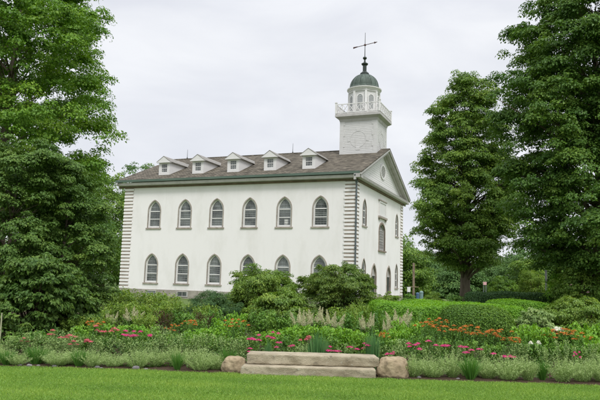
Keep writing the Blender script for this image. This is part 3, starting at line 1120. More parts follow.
for fx in (('y', -1), ('x', 1)):
    dl = MB(O)
    n = 28

    def P(r, a, d):
        if fx[0] == 'y': return (TX + r * math.cos(a), TY - TS - d, 15.45 + r * math.sin(a))
        return (TX + TS + d, TY + r * math.cos(a), 15.45 + r * math.sin(a))
    ang = [2 * PI * k / n for k in range(n)]
    q0 = [Vector(P(.84, a, .017)) for a in ang]; q1 = [Vector(P(.80, a, .017)) for a in ang]
    off = Vector(P(0, 0, .052)) - Vector(P(0, 0, .017))
    dl.ring(q0, q1, (0, 0, 0), off * .3)
    for k in range(4):
        a = k * PI / 2 + PI / 2
        dl.prism([P(.84, a - .2, .017), P(1.12, a - .2, .017), P(1.12, a + .2, .017), P(.84, a + .2, .017)], (0, 0, 0), off * .6)
    dl.build('blank_dial', SIDING, tower)

bc = MB(O)


def sq(rad): return rad * math.sqrt(2)


bc.lathe([(sq(TS + .04), 17.3), (sq(TS + .1), 17.48), (sq(TS + .12), 17.56), (sq(TS + .36), 17.72), (sq(TS + .45), 17.78), (sq(TS + .45), 18.02), (sq(TS + .38), 18.06), (sq(TS + .38), 18.1)], (TX, TY), 4, rot=PI / 4)
bal = bc.build('balcony', GREY_PAINT, church)
rl = MB(O)
E = TS + .36
cor = [(TX - E, TY - E), (TX + E, TY - E), (TX + E, TY + E), (TX - E, TY + E)]
for k in range(4):
    a, b_ = cor[k], cor[(k + 1) % 4]
    rl.box((a[0] - .09, a[1] - .09, 18.1), (a[0] + .09, a[1] + .09, 19.2))
    rl.box((a[0] - .12, a[1] - .12, 19.2), (a[0] + .12, a[1] + .12, 19.28))
    for zz, hh in ((18.2, .08), (19.06, .09)):
        rl.bar((a[0], a[1], zz), (b_[0], b_[1], zz), .09, hh)
    nb = 7
    for j in range(nb):
        p0 = [a[i] + (b_[i] - a[i]) * (j + .02) / nb for i in (0, 1)]
        p1 = [a[i] + (b_[i] - a[i]) * (j + .98) / nb for i in (0, 1)]
        pm = [(p0[i] + p1[i]) / 2 for i in (0, 1)]
        dv = Vector((b_[0] - a[0], b_[1] - a[1], 0)).normalized()
        nv = Vector((-dv.y, dv.x, 0)) * .012
        rl.bar(Vector((*p0, 18.2)) + nv, Vector((*p1, 19.05)) + nv, .05)
        rl.bar(Vector((*p0, 19.05)) - nv, Vector((*p1, 18.2)) - nv, .05)
        if j: rl.box((p0[0] - .03, p0[1] - .03, 18.2), (p0[0] + .03, p0[1] + .03, 19.05))
rl.build('balustrade', WHITE, bal)

la = MB(O)
R8 = 1.47 / math.cos(PI / 8)
la.lathe([(R8 * 1.04, 18.1), (R8 * 1.04, 18.35), (R8 * .99, 18.4), (R8 * .97, 20.55), (R8 * 1.03, 20.6), (R8 * 1.05, 20.75)], (TX, TY), 8, rot=PI / 8)
lan = la.build('lantern', SIDING, church)
ap = 1.47 * .985
for k in range(8):
    a = k * PI / 4
    nx, ny = math.cos(a), math.sin(a)
    tx, ty = -ny, nx
    P = lambda s, z, d: (TX + nx * (ap + d) + tx * s, TY + ny * (ap + d) + ty * s, z)
    lv = MB(O)
    o2 = roundtop(.74, 18.62, 20.3, .37)
    i2 = roundtop(.56, 18.7, 20.2, .28)
    lv.ring([P(s, z, -.03) for s, z in o2], [P(s, z, -.03) for s, z in i2], (0, 0, 0), (nx * .09, ny * .09, 0), 0)
    lv.prism([P(s, z, -.03) for s, z in i2], (0, 0, 0), (nx * .045, ny * .045, 0), 1)
    for j in range(9):
        z = 18.76 + j * .15
        w = .27 if z < 19.9 else .27 * math.sqrt(max(.05, 1 - ((z - 19.92) / .3) ** 2))
        lv.prism([P(-w, z, .016), P(-w, z + .02, .05), P(-w, z + .1, .018)], (0, 0, 0), (tx * 2 * w, ty * 2 * w, 0), 1)
    lv.build('louvered_opening', [WHITE, LOUVER], lan)
    pi = MB(O)
    a2 = a + PI / 8
    pi.bar((TX + math.cos(a2) * R8 * 1.0, TY + math.sin(a2) * R8 * 1.0, 18.4), (TX + math.cos(a2) * R8 * 0.985, TY + math.sin(a2) * R8 * 0.985, 20.58), .2, .2, up=(math.cos(a2), math.sin(a2), 0))
    pi.build('pilaster', WHITE, lan)
dm = MB(O)
dm.lathe([(1.5, 20.7), (1.62, 20.78), (1.66, 20.86), (1.78, 20.94), (1.8, 21.04), (1.5, 21.12), (1.3, 21.14)], (TX, TY), 32)
dm.build('lantern_cornice', WHITE, church, smooth=False)
dm = MB(O)
prof = [(1.54, 21.10), (1.55, 21.2)] + [(1.5 * math.cos(t) ** .9 if t < 1.5 else .12, 21.2 + 1.52 * math.sin(t)) for t in np.linspace(.08, 1.5, 14)]
dm.lathe(prof, (TX, TY), 32)
for k in range(16):
    a = 2 * PI * k / 16
    for (r0, z0), (r1, z1) in zip(prof[2:-2], prof[3:-1]):
        dm.bar((TX + math.cos(a) * (r0 + .01), TY + math.sin(a) * (r0 + .01), z0), (TX + math.cos(a) * (r1 + .01), TY + math.sin(a) * (r1 + .01), z1), .045, .04, 0, up=(math.cos(a), math.sin(a), .3))
dome = dm.build('dome', DOME_GREEN, church, smooth=False)
fn = MB(O)
fn.lathe([(.46, 22.66), (.46, 22.86), (.36, 22.92), (.3, 23.0), (.2, 23.1), (.2, 23.7), (.33, 23.8), (.36, 23.9), (.24, 23.98), (.1, 24.08), (.08, 24.35), (.17, 24.42), (.22, 24.52), (.17, 24.62), (.04, 24.7)], (TX, TY), 16)
fn.build('finial', DARK_METAL, dome, smooth=False)
wv = MB(O)
wv.tube([(TX, TY, 24.65), (TX, TY, 27.3)], [.045, .02], 8, 0)
wd = Vector((-.95, .31, 0)).normalized()
c0 = Vector((TX, TY, 25.95))
wv.bar(c0 - wd * 1.5, c0 + wd * 1.5, .05, .05, 1)
wv.prism([c0 - wd * 1.5 + Vector((0, 0, -.02)), c0 - wd * 1.15 + Vector((0, 0, .11)), c0 - wd * 1.15 + Vector((0, 0, -.11))], (-.012, -.012, 0), (.012, .012, 0), 1)
wv.prism([c0 + wd * .95 + Vector((0, 0, -.03)), c0 + wd * 1.5 + Vector((0, 0, -.09)), c0 + wd * 1.5 + Vector((0, 0, .09)), c0 + wd * .95 + Vector((0, 0, .06))], (-.012, -.012, 0), (.012, .012, 0), 1)
wv.lathe([(.05, 25.85), (.12, 25.9), (.12, 26.0), (.05, 26.06)], (TX, TY), 10, 1)
wv.build('weather_vane', [DARK_METAL, VANE], church)

# ------------------------------------------------------------------ stone seat and boulders
def slab(name, label, cat, u0, u1, v_top, d0, d1, thick, z0, m, seed):
    """A rough quarried slab lying between picture columns u0 and u1."""
    r = np.random.default_rng(seed)
    a, c_ = spot(u0, d0, 370), spot(u1, d0, 370)
    ax = (c_ - a); ln = np.linalg.norm(ax); ax = ax / ln
    dep = d1 - d0
    nx, ny, nz = 60, 14, 8
    import bmesh
    bm = bmesh.new()
    bmesh.ops.create_cube(bm, size=1)
    bmesh.ops.subdivide_edges(bm, edges=[e for e in bm.edges if abs(e.verts[0].co.x - e.verts[1].co.x) > .5], cuts=nx, use_grid_fill=True)
    bmesh.ops.subdivide_edges(bm, edges=[e for e in bm.edges if abs(e.verts[0].co.y - e.verts[1].co.y) > .5], cuts=ny, use_grid_fill=True)
    bmesh.ops.subdivide_edges(bm, edges=[e for e in bm.edges if abs(e.verts[0].co.z - e.verts[1].co.z) > .5], cuts=nz, use_grid_fill=True)
    from mathutils import noise
    for v in bm.verts:
        x, y, z = v.co
        q = Vector((x * ln, y * dep, z * thick + seed))
        n1 = noise.fractal(q * 3.0, 1.0, 2.0, 4)
        n2 = noise.fractal(q * 14.0, 1.0, 2.0, 3)
        dx = dz = dy = 0
        if abs(y) > .49: dy = (n1 * .022 + n2 * .007) / dep
        if z > .49: dz = (n1 * .006 + n2 * .0025) / thick
        if abs(x) > .49: dx = (n1 * .03 + n2 * .008) / ln
        # worn edges
        ez = (.5 - abs(z)) * thick; ey = (.5 - abs(y)) * dep; ex = (.5 - abs(x)) * ln
        if ez < .02 and ey < .02: dy -= math.copysign(.007 / dep, y) * (1 + n1); dz -= math.copysign(.006 / thick, z) * (1 + n2)
        if ez < .02 and ex < .02: dz -= math.copysign(.012 / thick, z); dx -= math.copysign(.014 / ln, x)
        v.co = Vector(((x + dx) * ln, (y + dy) * dep, (z + .5 + dz) * thick))
    me = bpy.data.meshes.new(name)
    bm.to_mesh(me); bm.free()
    me.materials.append(m)
    me.polygons.foreach_set('use_smooth', [True] * len(me.polygons))
    o = link(bpy.data.objects.new(name, me))
    ctr = (a + c_) / 2 + np.array([*GF, 0]) * dep / 2
    o.location = (ctr[0], ctr[1], z0)
    o.rotation_euler = (0, 0, math.atan2(ax[1], ax[0]))
    tag(o, label, cat)
    return o


slab('stone_slab', 'long pale stone slab lying on the lawn as the lower step of the garden seat', 'stone slab', 241, 376.5, 364, 11.72, 12.35, .185, -.02, BENCH, 3)
slab('stone_slab', 'upper limestone slab of the garden seat, set back on the lower slab between two boulders', 'stone slab', 246, 379, 355, 11.95, 12.45, .185, .168, BENCH, 8)


def boulder(label, u, d, w, dp, h, seed, m=BOULDER, name='boulder', group=None, sink=.06):
    import bmesh
    from mathutils import noise
    bm = bmesh.new()
    bmesh.ops.create_icosphere(bm, subdivisions=5 if w > .3 else 3, radius=1)
    for v in bm.verts:
        q = v.co.normalized()
        k = Vector([math.copysign(abs(c_) ** .84, c_) for c_ in q])
        n1 = noise.fractal(q * 1.3 + Vector((seed, 0, 0)), 1, 2, 3)
        n2 = noise.fractal(q * 6 + Vector((seed, 3, 0)), 1, 2, 4)
        k *= 1 + .14 * n1 + .025 * n2
        v.co = Vector((k.x * w / 2, k.y * dp / 2, k.z * h * .55))
    me = bpy.data.meshes.new(name)
    bm.to_mesh(me); bm.free()
    me.materials.append(m)
    me.polygons.foreach_set('use_smooth', [True] * len(me.polygons))
    o = link(bpy.data.objects.new(name, me))
    p = spot(u, d, 370)
    o.location = (p[0], p[1], h * .5 - sink)
    o.rotation_euler = (0, 0, -YAW + rng.uniform(-.1, .1))
    return tag(o, label, 'boulder' if w > .3 else 'stone', group)


boulder('rounded tan boulder at the left end of the stone seat', 234, 12.15, .46, .42, .33, 2)
boulder('blocky tan boulder at the right end of the stone seat', 393, 12.05, .58, .45, .40, 5)
for i, (u, d, w) in enumerate(((19.5, 12.1, .1), (29, 12.02, .13), (38, 12.12, .09), (54, 12.06, .11), (97, 12.1, .12), (101, 12.05, .08), (136, 12.06, .16), (146, 12.04, .1), (419, 12.0, .1), (458, 11.98, .09))):
    names = ['leftmost', 'second from the left', 'third from the left', 'fourth from the left', 'fifth from the left', 'sixth from the left', 'seventh from the left', 'eighth from the left', 'second from the right', 'rightmost']
    boulder('small grey edging stone on the bed edge, ' + names[i] + ' of ten', u, d, w * .8, w * .6, w * .5, 20 + i, PEBBLE, 'edging_stone', 'grey stones along the bed edge', .018)

# ------------------------------------------------------------------ plants: one maker per kind
def frame_rand(n): return rng.uniform(0, 2 * PI, n)


def stems(mb, n, h, spread, r=.005, base=.25):
    tips = []
    for k in range(n):
        a = rng.uniform(0, 2 * PI); q = math.sqrt(rng.uniform()) * spread
        hh = h * rng.uniform(.82, 1.05)
        p0 = Vector((math.cos(a) * q * base, math.sin(a) * q * base, 0))
        p1 = Vector((math.cos(a) * q, math.sin(a) * q, hh))
        mid = p0.lerp(p1, .5) + Vector((math.cos(a) * -q * .12, math.sin(a) * -q * .12, h * .05))
        mb.tube([p0, mid, p1], [r, r * .8, r * .5], 4)
        tips.append((p0, mid, p1))
    return tips


def mk_airy(h=.55, spread=.36):
    """Pale airy tuft: many fine arching stems, each lined with small leaves."""
    root = empty('catmint_tuft')
    L = Leaves()
    n = 120
    a = frame_rand(n); q = np.sqrt(rng.uniform(size=n)) * spread
    hh = h * (1 - .45 * (q / spread) ** 2) * rng.uniform(.7, 1.1, n)
    r0 = np.stack([np.cos(a) * q * .3, np.sin(a) * q * .3, 0 * a], 1)
    t1 = np.stack([np.cos(a) * q * 1.15, np.sin(a) * q * 1.15, hh], 1)
    out = np.stack([np.cos(a), np.sin(a), 0 * a], 1)
    bend = np.stack([0 * a, 0 * a, .18 * hh], 1) - out * .02
    L.blades(r0, t1, np.full(n, .007), bend, rng.normal(.35, .12, n))
    m = 26
    t = rng.uniform(.12, 1.0, (n, m))
    P = r0[:, None] + (t1 - r0)[:, None] * t[..., None] + bend[:, None] * (t * (1 - t) * 1.2)[..., None]
    P = P.reshape(-1, 3) + rng.normal(0, .016, (n * m, 3))
    N = rng.normal(size=(n * m, 3)) * .7 + np.array([0, 0, .8])
    L.leaves(P, N, rng.uniform(.018, .034, n * m), np.clip(.2 + .45 * t.ravel() + rng.normal(0, .16, n * m), 0, 1), aspect=.5)
    L.build('foliage', L_PALE, root)
    return root


def mk_sage(h=.5, spread=.32):
    root = empty('silvery_perennial')
    mb = MB()
    tp = stems(mb, 16, h, spread, .004)
    mb.build('stem', STEM, root)
    L = Leaves()
    for p0, md, p1 in tp:
        k = 34
        t = rng.uniform(.1, 1.02, k)[:, None]
        P = np.array(p0) * (1 - t) ** 2 + 2 * np.array(md) * t * (1 - t) + np.array(p1) * t * t
        d = unit(rng.normal(size=(k, 3)) * [1, 1, .4])
        L.leaves(P + d * .03, np.array([0, 0, 1]) + d * .5 + rng.normal(size=(k, 3)) * .3, rng.uniform(.035, .065, k), rng.normal(.5, .2, k), axis=d, aspect=.36)
    L.build('foliage', L_SAGE, root)
    return root


def mk_grass(name, h, spread, n, w, m, upright):
    root = empty(name)
    L = Leaves()
    a = frame_rand(n); q = np.sqrt(rng.uniform(size=n))
    out = np.stack([np.cos(a), np.sin(a), 0 * a], 1)
    r0 = out * (q * spread * (.55 if upright else .3))[:, None]
    hh = h * rng.uniform(.65, 1.05, n) * (1 - .25 * q)
    t1 = out * (q * spread * (.8 if upright else 1.25))[:, None] + np.stack([0 * a, 0 * a, hh], 1) + rng.normal(0, .02, (n, 3))
    bend = np.stack([0 * a, 0 * a, hh * (.1 if upright else .5)], 1)
    L.blades(r0, t1, w * rng.uniform(.7, 1.2, n), bend, rng.normal(.5, .2, n))
    L.build('blades', m, root)
    return root


def mk_mound(name, h, spread, n, leaf, m, nst=14, asp=.55):
    """Leafy perennial: stems with whorls of leaves forming a bumpy mound."""
    root = empty(name)
    mb = MB()
    tp = stems(mb, nst, h * .95, spread, .006)
    mb.build('stem', STEM, root)
    L = Leaves()
    per = max(6, n // len(tp))
    for p0, md, p1 in tp:
        t = rng.beta(2.2, 1.1, per)[:, None]
        P = np.array(p0) * (1 - t) ** 2 + 2 * np.array(md) * t * (1 - t) + np.array(p1) * t * t
        d = unit(rng.normal(size=(per, 3)) * [1, 1, .35])
        rad = (rng.uniform(.4, 1.0, per) * spread * .30)[:, None]
        P = P + d * rad * (1.15 - .6 * t)
        P[:, 2] = np.maximum(P[:, 2], .03)
        L.leaves(P, np.array([0, 0, 1]) * .9 + d * .45 + rng.normal(size=(per, 3)) * .25, leaf * rng.uniform(.6, 1.2, per), rng.normal(.45, .17) + rng.normal(0, .13, per), axis=d + np.array([0, 0, -.2]), aspect=asp)
    L.build('foliage', m, root)
    return root


def flower_head(root, c, r, n, m, size, name='flower_head', dome=.35):
    L = Leaves()
    d = unit(rng.normal(size=(n, 3))); d[:, 2] = np.abs(d[:, 2])
    q = np.sqrt(rng.uniform(size=n))[:, None]
    P = np.array(c) + np.stack([d[:, 0], d[:, 1], 0 * d[:, 0]], 1) * q * r
    P[:, 2] += dome * r * (1 - q[:, 0] ** 2) + rng.normal(0, .006, n)
    L.leaves(P, np.array([0, 0, 1.0]) + d * .6, size * rng.uniform(.7, 1.3, n), rng.normal(.5, .2, n), aspect=.85, fold=.05)
    L.build(name, m, root)


def mk_orange(h=.7, spread=.3):
    root = empty('orange_milkweed')
    mb = MB()
    tp = stems(mb, 16, h, spread, .005)
    mb.build('stem', STEM, root)
    L = Leaves()
    for p0, md, p1 in tp:
        k = 40
        t = rng.uniform(.15, .97, k)[:, None]
        P = np.array(p0) * (1 - t) ** 2 + 2 * np.array(md) * t * (1 - t) + np.array(p1) * t * t
        d = unit(rng.normal(size=(k, 3)) * [1, 1, .3])
        L.leaves(P + d * .035, np.array([0, 0, 1]) + d * .4 + rng.normal(size=(k, 3)) * .2, rng.uniform(.05, .085, k), rng.normal(.35, .15, k), axis=d, aspect=.3)
    L.build('foliage', L_GREEN, root)
    for p0, md, p1 in tp[:13]:
        flower_head(root, p1, rng.uniform(.03, .07), 38, P_ORANGE, .026)
    return root


def mk_pink(m, name, h=.55, spread=.22, heads=5):
    root = empty(name)
    mb = MB()
    tp = stems(mb, heads + 7, h, spread, .0045)
    mb.build('stem', STEM, root)
    L = Leaves()
    for i, (p0, md, p1) in enumerate(tp):
        k = 30
        t = rng.uniform(.05, .85, k)[:, None] * (1 if i < heads else .75)
        P = np.array(p0) * (1 - t) ** 2 + 2 * np.array(md) * t * (1 - t) + np.array(p1) * t * t
        d = unit(rng.normal(size=(k, 3)) * [1, 1, .4])
        L.leaves(P + d * .03, np.array([0, 0, .8]) + d * .5 + rng.normal(size=(k, 3)) * .3, rng.uniform(.04, .075, k), rng.normal(.45, .18, k), axis=d, aspect=.28)
    L.build('foliage', L_SAGE if m is P_SALMON else L_GREEN, root)
    for p0, md, p1 in tp[:heads]:
        flower_head(root, p1, rng.uniform(.065, .10), 100, m, .026, dome=.3)
    return root


def mk_plume(h=1.1, spread=.42):
    root = mk_mound('goatsbeard', h * .72, spread, 620, .085, L_GREEN, 16, .5)
    for k in range(6):
        a = k * 2.4 + rng.uniform(0, .6); q = math.sqrt((k + .5) / 6) * spread * .85
        base = np.array([math.cos(a) * q * .75, math.sin(a) * q * .75, h * .55])
        top = np.array([math.cos(a) * q * 1.4, math.sin(a) * q * 1.4, h * rng.uniform(.72, 1.03)])
        L = Leaves()
        n = 620
        t = rng.beta(1.05, 1.15, n)
        w = .155 * (1 - t) ** .8 * (.75 + .25 * np.sin(t * 26)) + .008
        d = unit(rng.normal(size=(n, 3)) * [1, 1, .5])
        P = base + (top - base) * (t * .95 + .05)[:, None] + d * (w * rng.uniform(.2, 1, n))[:, None]
        L.leaves(P, rng.normal(size=(n, 3)) + [0, 0, .7], rng.uniform(.018, .034, n), rng.normal(.5, .2, n), aspect=.6)
        L.blades(np.array([base, base + [.008, 0, 0]]), np.array([top, top + [0, .008, 0]]), [.016, .016], np.zeros((2, 3)), np.array([.4, .4]))
        L.build('plume', P_CREAM, root)
    return root


def mk_white(h=.75, spread=.4):
    root = mk_mound('white_hydrangea', h * .9, spread, 520, .10, L_GREEN, 14, .62)
    for k in range(2):
        a = k * 2.7 + .4; q = spread * (.25 + .18 * k)
        flower_head(root, (math.cos(a) * q, math.sin(a) * q, h * rng.uniform(.86, .98)), .10, 130, P_WHITE, .035, dome=.8)
    return root


def bush(name, label, cat, u, v_top, d, w_px, leaf, m, nclust, per, prof=(.75, 1, 1, .9, .7, .35), group=None, rc=.16, depth=1.0, asp=.45, flat=.6, lay=.55, cl=0):
    """A shrub with its own leaves and branches, set on the ground at picture column u."""
    global rng
    rng = np.random.default_rng(int(u * 7 + d * 13))
    p = spot(u, d)
    h = at(u, v_top, d)[2]
    R = w_px / F_PX * d / 2
    root = empty(name, p, -YAW)
    tag(root, label, cat, group)
    L = Leaves()
    cs, rs = crown(L, .08 * h, h - rc * R * .3, prof, R * .92, nclust, per, leaf, rc * max(R, h * .5), flat=flat, lay=lay, shell=.6, droop=.15, aspect=asp, squash=depth, clumps=(cl, .20 * max(R, h * .5)) if cl else None, cflat=.7)
    L.build('foliage', m, root)
    mb = MB()
    for i in rng.permutation(len(cs))[:26]:
        c_ = cs[i]
        p0 = Vector((c_[0] * .08, c_[1] * .08, -.02))
        p1 = Vector([float(x_) for x_ in c_])
        mid = p0.lerp(p1, .45) + Vector((0, 0, .1 * h))
        r0 = .012 + .012 * h
        mb.tube([p0, mid, p1], [r0, r0 * .7, r0 * .25], 5)
    mb.build('branches', TWIG, root)
    return root


def hedge(name, label, cat, u0, u1, d0, d1, h, leaf, n, m, wob=.09, corner=.32, front=None):
    """A clipped hedge: dense leaves over a rounded block, around an added solid core that blocks light."""
    a, c_ = spot(u0, d0), spot(u1, d0)
    ln = np.linalg.norm(c_ - a); dep = d1 - d0
    ctr = (a + c_) / 2 + np.array([*GF, 0]) * dep / 2
    root = empty(name, ctr, math.atan2(c_[1] - a[1], c_[0] - a[0]))
    tag(root, label, cat)
    half = np.array([ln / 2, dep / 2, h / 2])
    areas = np.array([dep * h, dep * h, ln * h, ln * h * .5, ln * dep * 1.6])
    k = rng.choice(5, n, p=areas / areas.sum())
    q = rng.uniform(-1, 1, (n, 3))
    N = np.zeros((n, 3))
    for i, (axi, sg) in enumerate(((0, -1), (0, 1), (1, -1), (1, 1), (2, 1))):
        s_ = k == i
        q[s_, axi] = sg
    P = q * half
    inner = np.clip(P, -(half - corner), half - corner)
    N = P - inner
    N = unit(N)
    P = inner + N * corner
    wv = (np.sin(P[:, 0] * 2.1 + 1) + np.sin(P[:, 1] * 2.7 + P[:, 0]) + np.sin(P[:, 2] * 4 + P[:, 0] * 3.1)) / 3
    P = P + N * (wv * wob + rng.normal(0, .022, n) - np.abs(rng.normal(0, .03, n)))[:, None]
    P[:, 2] += h / 2
    L = Leaves()
    tone = .42 + .2 * np.sin(P[:, 0] * 1.3) * np.sin(P[:, 1] * 1.7 + 2) + rng.normal(0, .2, n)
    L.leaves(P, N + rng.normal(size=(n, 3)) * .5 + np.array([0, 0, .25]), leaf * rng.uniform(.6, 1.3, n), tone, aspect=.62)
    s_ = MB()
    ins = .16 + corner * .3
    hx, hy, hz = half - ins
    s_.box((-hx, -hy, 0), (hx, hy, h - ins))  # solid core added to block light, toned darker than most leaves
    V = np.array([tuple(v_) for v_ in s_.v]); Fq = np.array(s_.f)
    L.put(V, Fq, np.full(len(Fq), .2))
    L.build('foliage', m, root)
    return root


# prototypes, parked nowhere: the first placing moves the prototype itself
POOL = {}


def proto(kind, makers):
    POOL[kind] = [mk for mk in makers], {}


PROTOS = {
    'airy': [lambda: mk_airy(.55, .36), lambda: mk_airy(.5, .4), lambda: mk_airy(.6, .33)],
    'sage': [lambda: mk_sage(.5, .32), lambda: mk_sage(.55, .28)],
    'grass': [lambda: mk_grass('daylily_tuft', .45, .24, 150, .014, L_GRASS, False), lambda: mk_grass('daylily_tuft', .45, .2, 140, .013, L_GRASS, False)],
    'reed': [lambda: mk_grass('reed_grass', .8, .2, 260, .012, L_REED, True), lambda: mk_grass('reed_grass', .8, .22, 240, .012, L_REED, True)],
    'lime': [lambda: mk_mound('leafy_perennial', .8, .55, 900, .11, L_LIME, 24), lambda: mk_mound('leafy_perennial', .75, .6, 900, .10, L_LIME, 26)],
    'green': [lambda: mk_mound('leafy_perennial', .75, .5, 800, .085, L_GREEN, 22), lambda: mk_mound('leafy_perennial', .75, .5, 760, .095, L_GREEN, 20)],
    'chart': [lambda: mk_mound('leafy_shrub', .9, .7, 1400, .085, L_CHART, 34), lambda: mk_mound('leafy_shrub', .9, .7, 1300, .09, L_CHART, 30)],
    'orange': [lambda: mk_orange(.7, .3), lambda: mk_orange(.7, .34)],
    'pink': [lambda: mk_pink(P_PINK, 'pink_yarrow', .55, .24, 6), lambda: mk_pink(P_PINK, 'pink_yarrow', .55, .28, 5)],
    'salmon': [lambda: mk_pink(P_SALMON, 'salmon_yarrow', .55, .22, 4), lambda: mk_pink(P_SALMON, 'salmon_yarrow', .55, .2, 3)],
    'plume': [lambda: mk_plume(1.1, .42), lambda: mk_plume(1.1, .36)],
    'white': [lambda: mk_white(.75, .4)],
    'burgundy': [lambda: mk_mound('burgundy_shrub', .8, .45, 700, .06, L_BURG, 20)],
}
NOMINAL = {'airy': (.55, .84), 'sage': (.52, .66), 'grass': (.45, .55), 'reed': (.8, .36), 'lime': (.8, 1.3), 'green': (.76, 1.15), 'chart': (.93, 1.6), 'orange': (.72, .66),
           'pink': (.57, .58), 'salmon': (.57, .5), 'plume': (1.1, .9), 'white': (.75, .95), 'burgundy': (.8, 1.0)}
MADE, USED, PLACED = {}, set(), {}


def put(kind, u, v, d, w_px):
    """Set a plant of this kind at column u, d metres ahead, its top at row v and w_px wide in the 600 px picture."""
    j = len(PLACED.get(kind, [])) % len(PROTOS[kind])
    key = (kind, j)
    if key not in MADE:
        MADE[key] = PROTOS[kind][j]()
        o = MADE[key]
    else:
        o = copy_tree(MADE[key])
    h = max(.12, at(u, v, d)[2])
    hn, wn = NOMINAL[kind]
    w = w_px / F_PX * d
    o.location = spot(u, d)
    o.rotation_euler = (0, 0, rng.uniform(0, 2 * PI))
    o.scale = (w / wn, w / wn, h / hn)
    PLACED.setdefault(kind, []).append((u, d, o))
    return o


# -- front edge: pale airy tufts and dark grass tufts
for u, v, d, w in ((4, 341, 12.45, 36), (22, 345, 12.3, 34), (63, 347, 12.3, 40), (98, 349, 12.35, 34), (118, 348, 12.45, 36), (141, 347, 12.35, 40), (160, 344, 12.6, 36),
                   (203, 346, 12.35, 44), (218, 349, 12.5, 36), (414, 352, 12.2, 34), (432, 350, 12.25, 44), (452, 350, 12.3, 40), (487, 352, 12.25, 42), (507, 354, 12.2, 44),
                   (527, 358, 12.15, 34), (560, 353, 12.2, 42), (580, 350, 12.25, 46), (600, 351, 12.3, 44), (625, 352, 12.3, 44), (80, 345, 12.6, 36), (46, 344, 12.7, 36), (180, 346, 12.75, 34), (470, 352, 12.5, 36)):
    put('airy', u, v + rng.uniform(-3, 5), d - .16 + rng.uniform(-.05, .12), w * rng.uniform(.8, 1.12))
for u, v, d, w in ((41, 343, 12.45, 26), (83, 347, 12.3, 24), (181, 349, 12.2, 17), (231, 344, 12.55, 24), (470, 353, 12.05, 26), (12, 348, 12.2, 22), (541, 356, 12.25, 18)):
    put('grass', u, v, d - .10, w)
for u, v, d, w in ((319, 327, 12.85, 25), (373, 326, 12.85, 17), (270, 337, 12.8, 9)):
    put('reed', u, v, d, w)
# -- second row: silvery and grey green perennials
for u, v, d, w in ((10, 336, 13.2, 34), (33, 335, 13.3, 32), (55, 336, 13.2, 32), (76, 338, 13.2, 30), (107, 338, 13.2, 32), (130, 340, 13.2, 32), (152, 339, 13.2, 32), (172, 337, 13.2, 30),
                   (190, 334, 13.4, 32), (208, 336, 13.2, 32), (226, 336, 13.3, 30), (243, 342, 13.0, 28), (300, 344, 13.0, 26), (345, 346, 13.0, 26), (388, 345, 13.0, 28), (405, 342, 13.2, 30),
                   (430, 346, 13.0, 28), (455, 347, 13.0, 28), (485, 348, 13.0, 28), (520, 346, 13.2, 30), (545, 347, 13.2, 26), (565, 343, 13.3, 28), (590, 343, 13.3, 28), (160, 328, 14.2, 28), (65, 331, 14.0, 30)):
    put('sage', u, v, d, w)
# -- pink and salmon flowers
for u, v, d, w in ((73, 333, 13.7, 22), (80, 341, 13.0, 20), (97, 338, 13.2, 20), (98, 326, 14.2, 20), (114, 326, 14.2, 18), (58, 330, 13.8, 20), (305, 334, 13.6, 16), (30, 338, 13.3, 16)):
    put('salmon', u, v, d, w)
for u, v, d, w in ((131, 331, 13.7, 24), (143, 332, 13.7, 20), (257, 335, 13.5, 22), (271, 333, 13.7, 18), (257, 349, 12.75, 26), (286, 343, 13.0, 18), (333, 347, 12.8, 24), (358, 344, 12.9, 24),
                   (391, 351, 12.6, 14), (418, 343, 13.0, 22), (439, 341, 13.2, 26), (473, 347, 12.75, 26), (503, 353, 12.5, 28), (577, 352, 12.5, 10)):
    put('pink', u, v, d, w)
# -- orange flowers
for u, v, d, w in ((97, 320, 15.4, 24), (174, 325, 14.9, 16), (190, 319, 15.5, 22), (238, 320, 15.3, 26), (424, 320, 15.4, 26), (441, 319, 16.0, 28), (452, 325, 15.0, 32),
                   (467, 326, 15.1, 32), (482, 329, 14.8, 32), (496, 330, 14.9, 32), (510, 336, 14.2, 28), (548, 331, 15.0, 26), (563, 328, 15.2, 32), (576, 333, 14.6, 26), (385, 332, 14.6, 16)):
    put('orange', u, v, d, w)
# -- cream plumes
for u, v, d, w in ((302, 308, 17.0, 26), (317, 306, 17.4, 28), (332, 309, 17.0, 28), (369, 312, 16.6, 24), (400, 307, 17.0, 30), (133, 307, 19.0, 26), (112, 311, 18.6, 18), (388, 316, 16.4, 18)):
    put('plume', u, v, d, w)
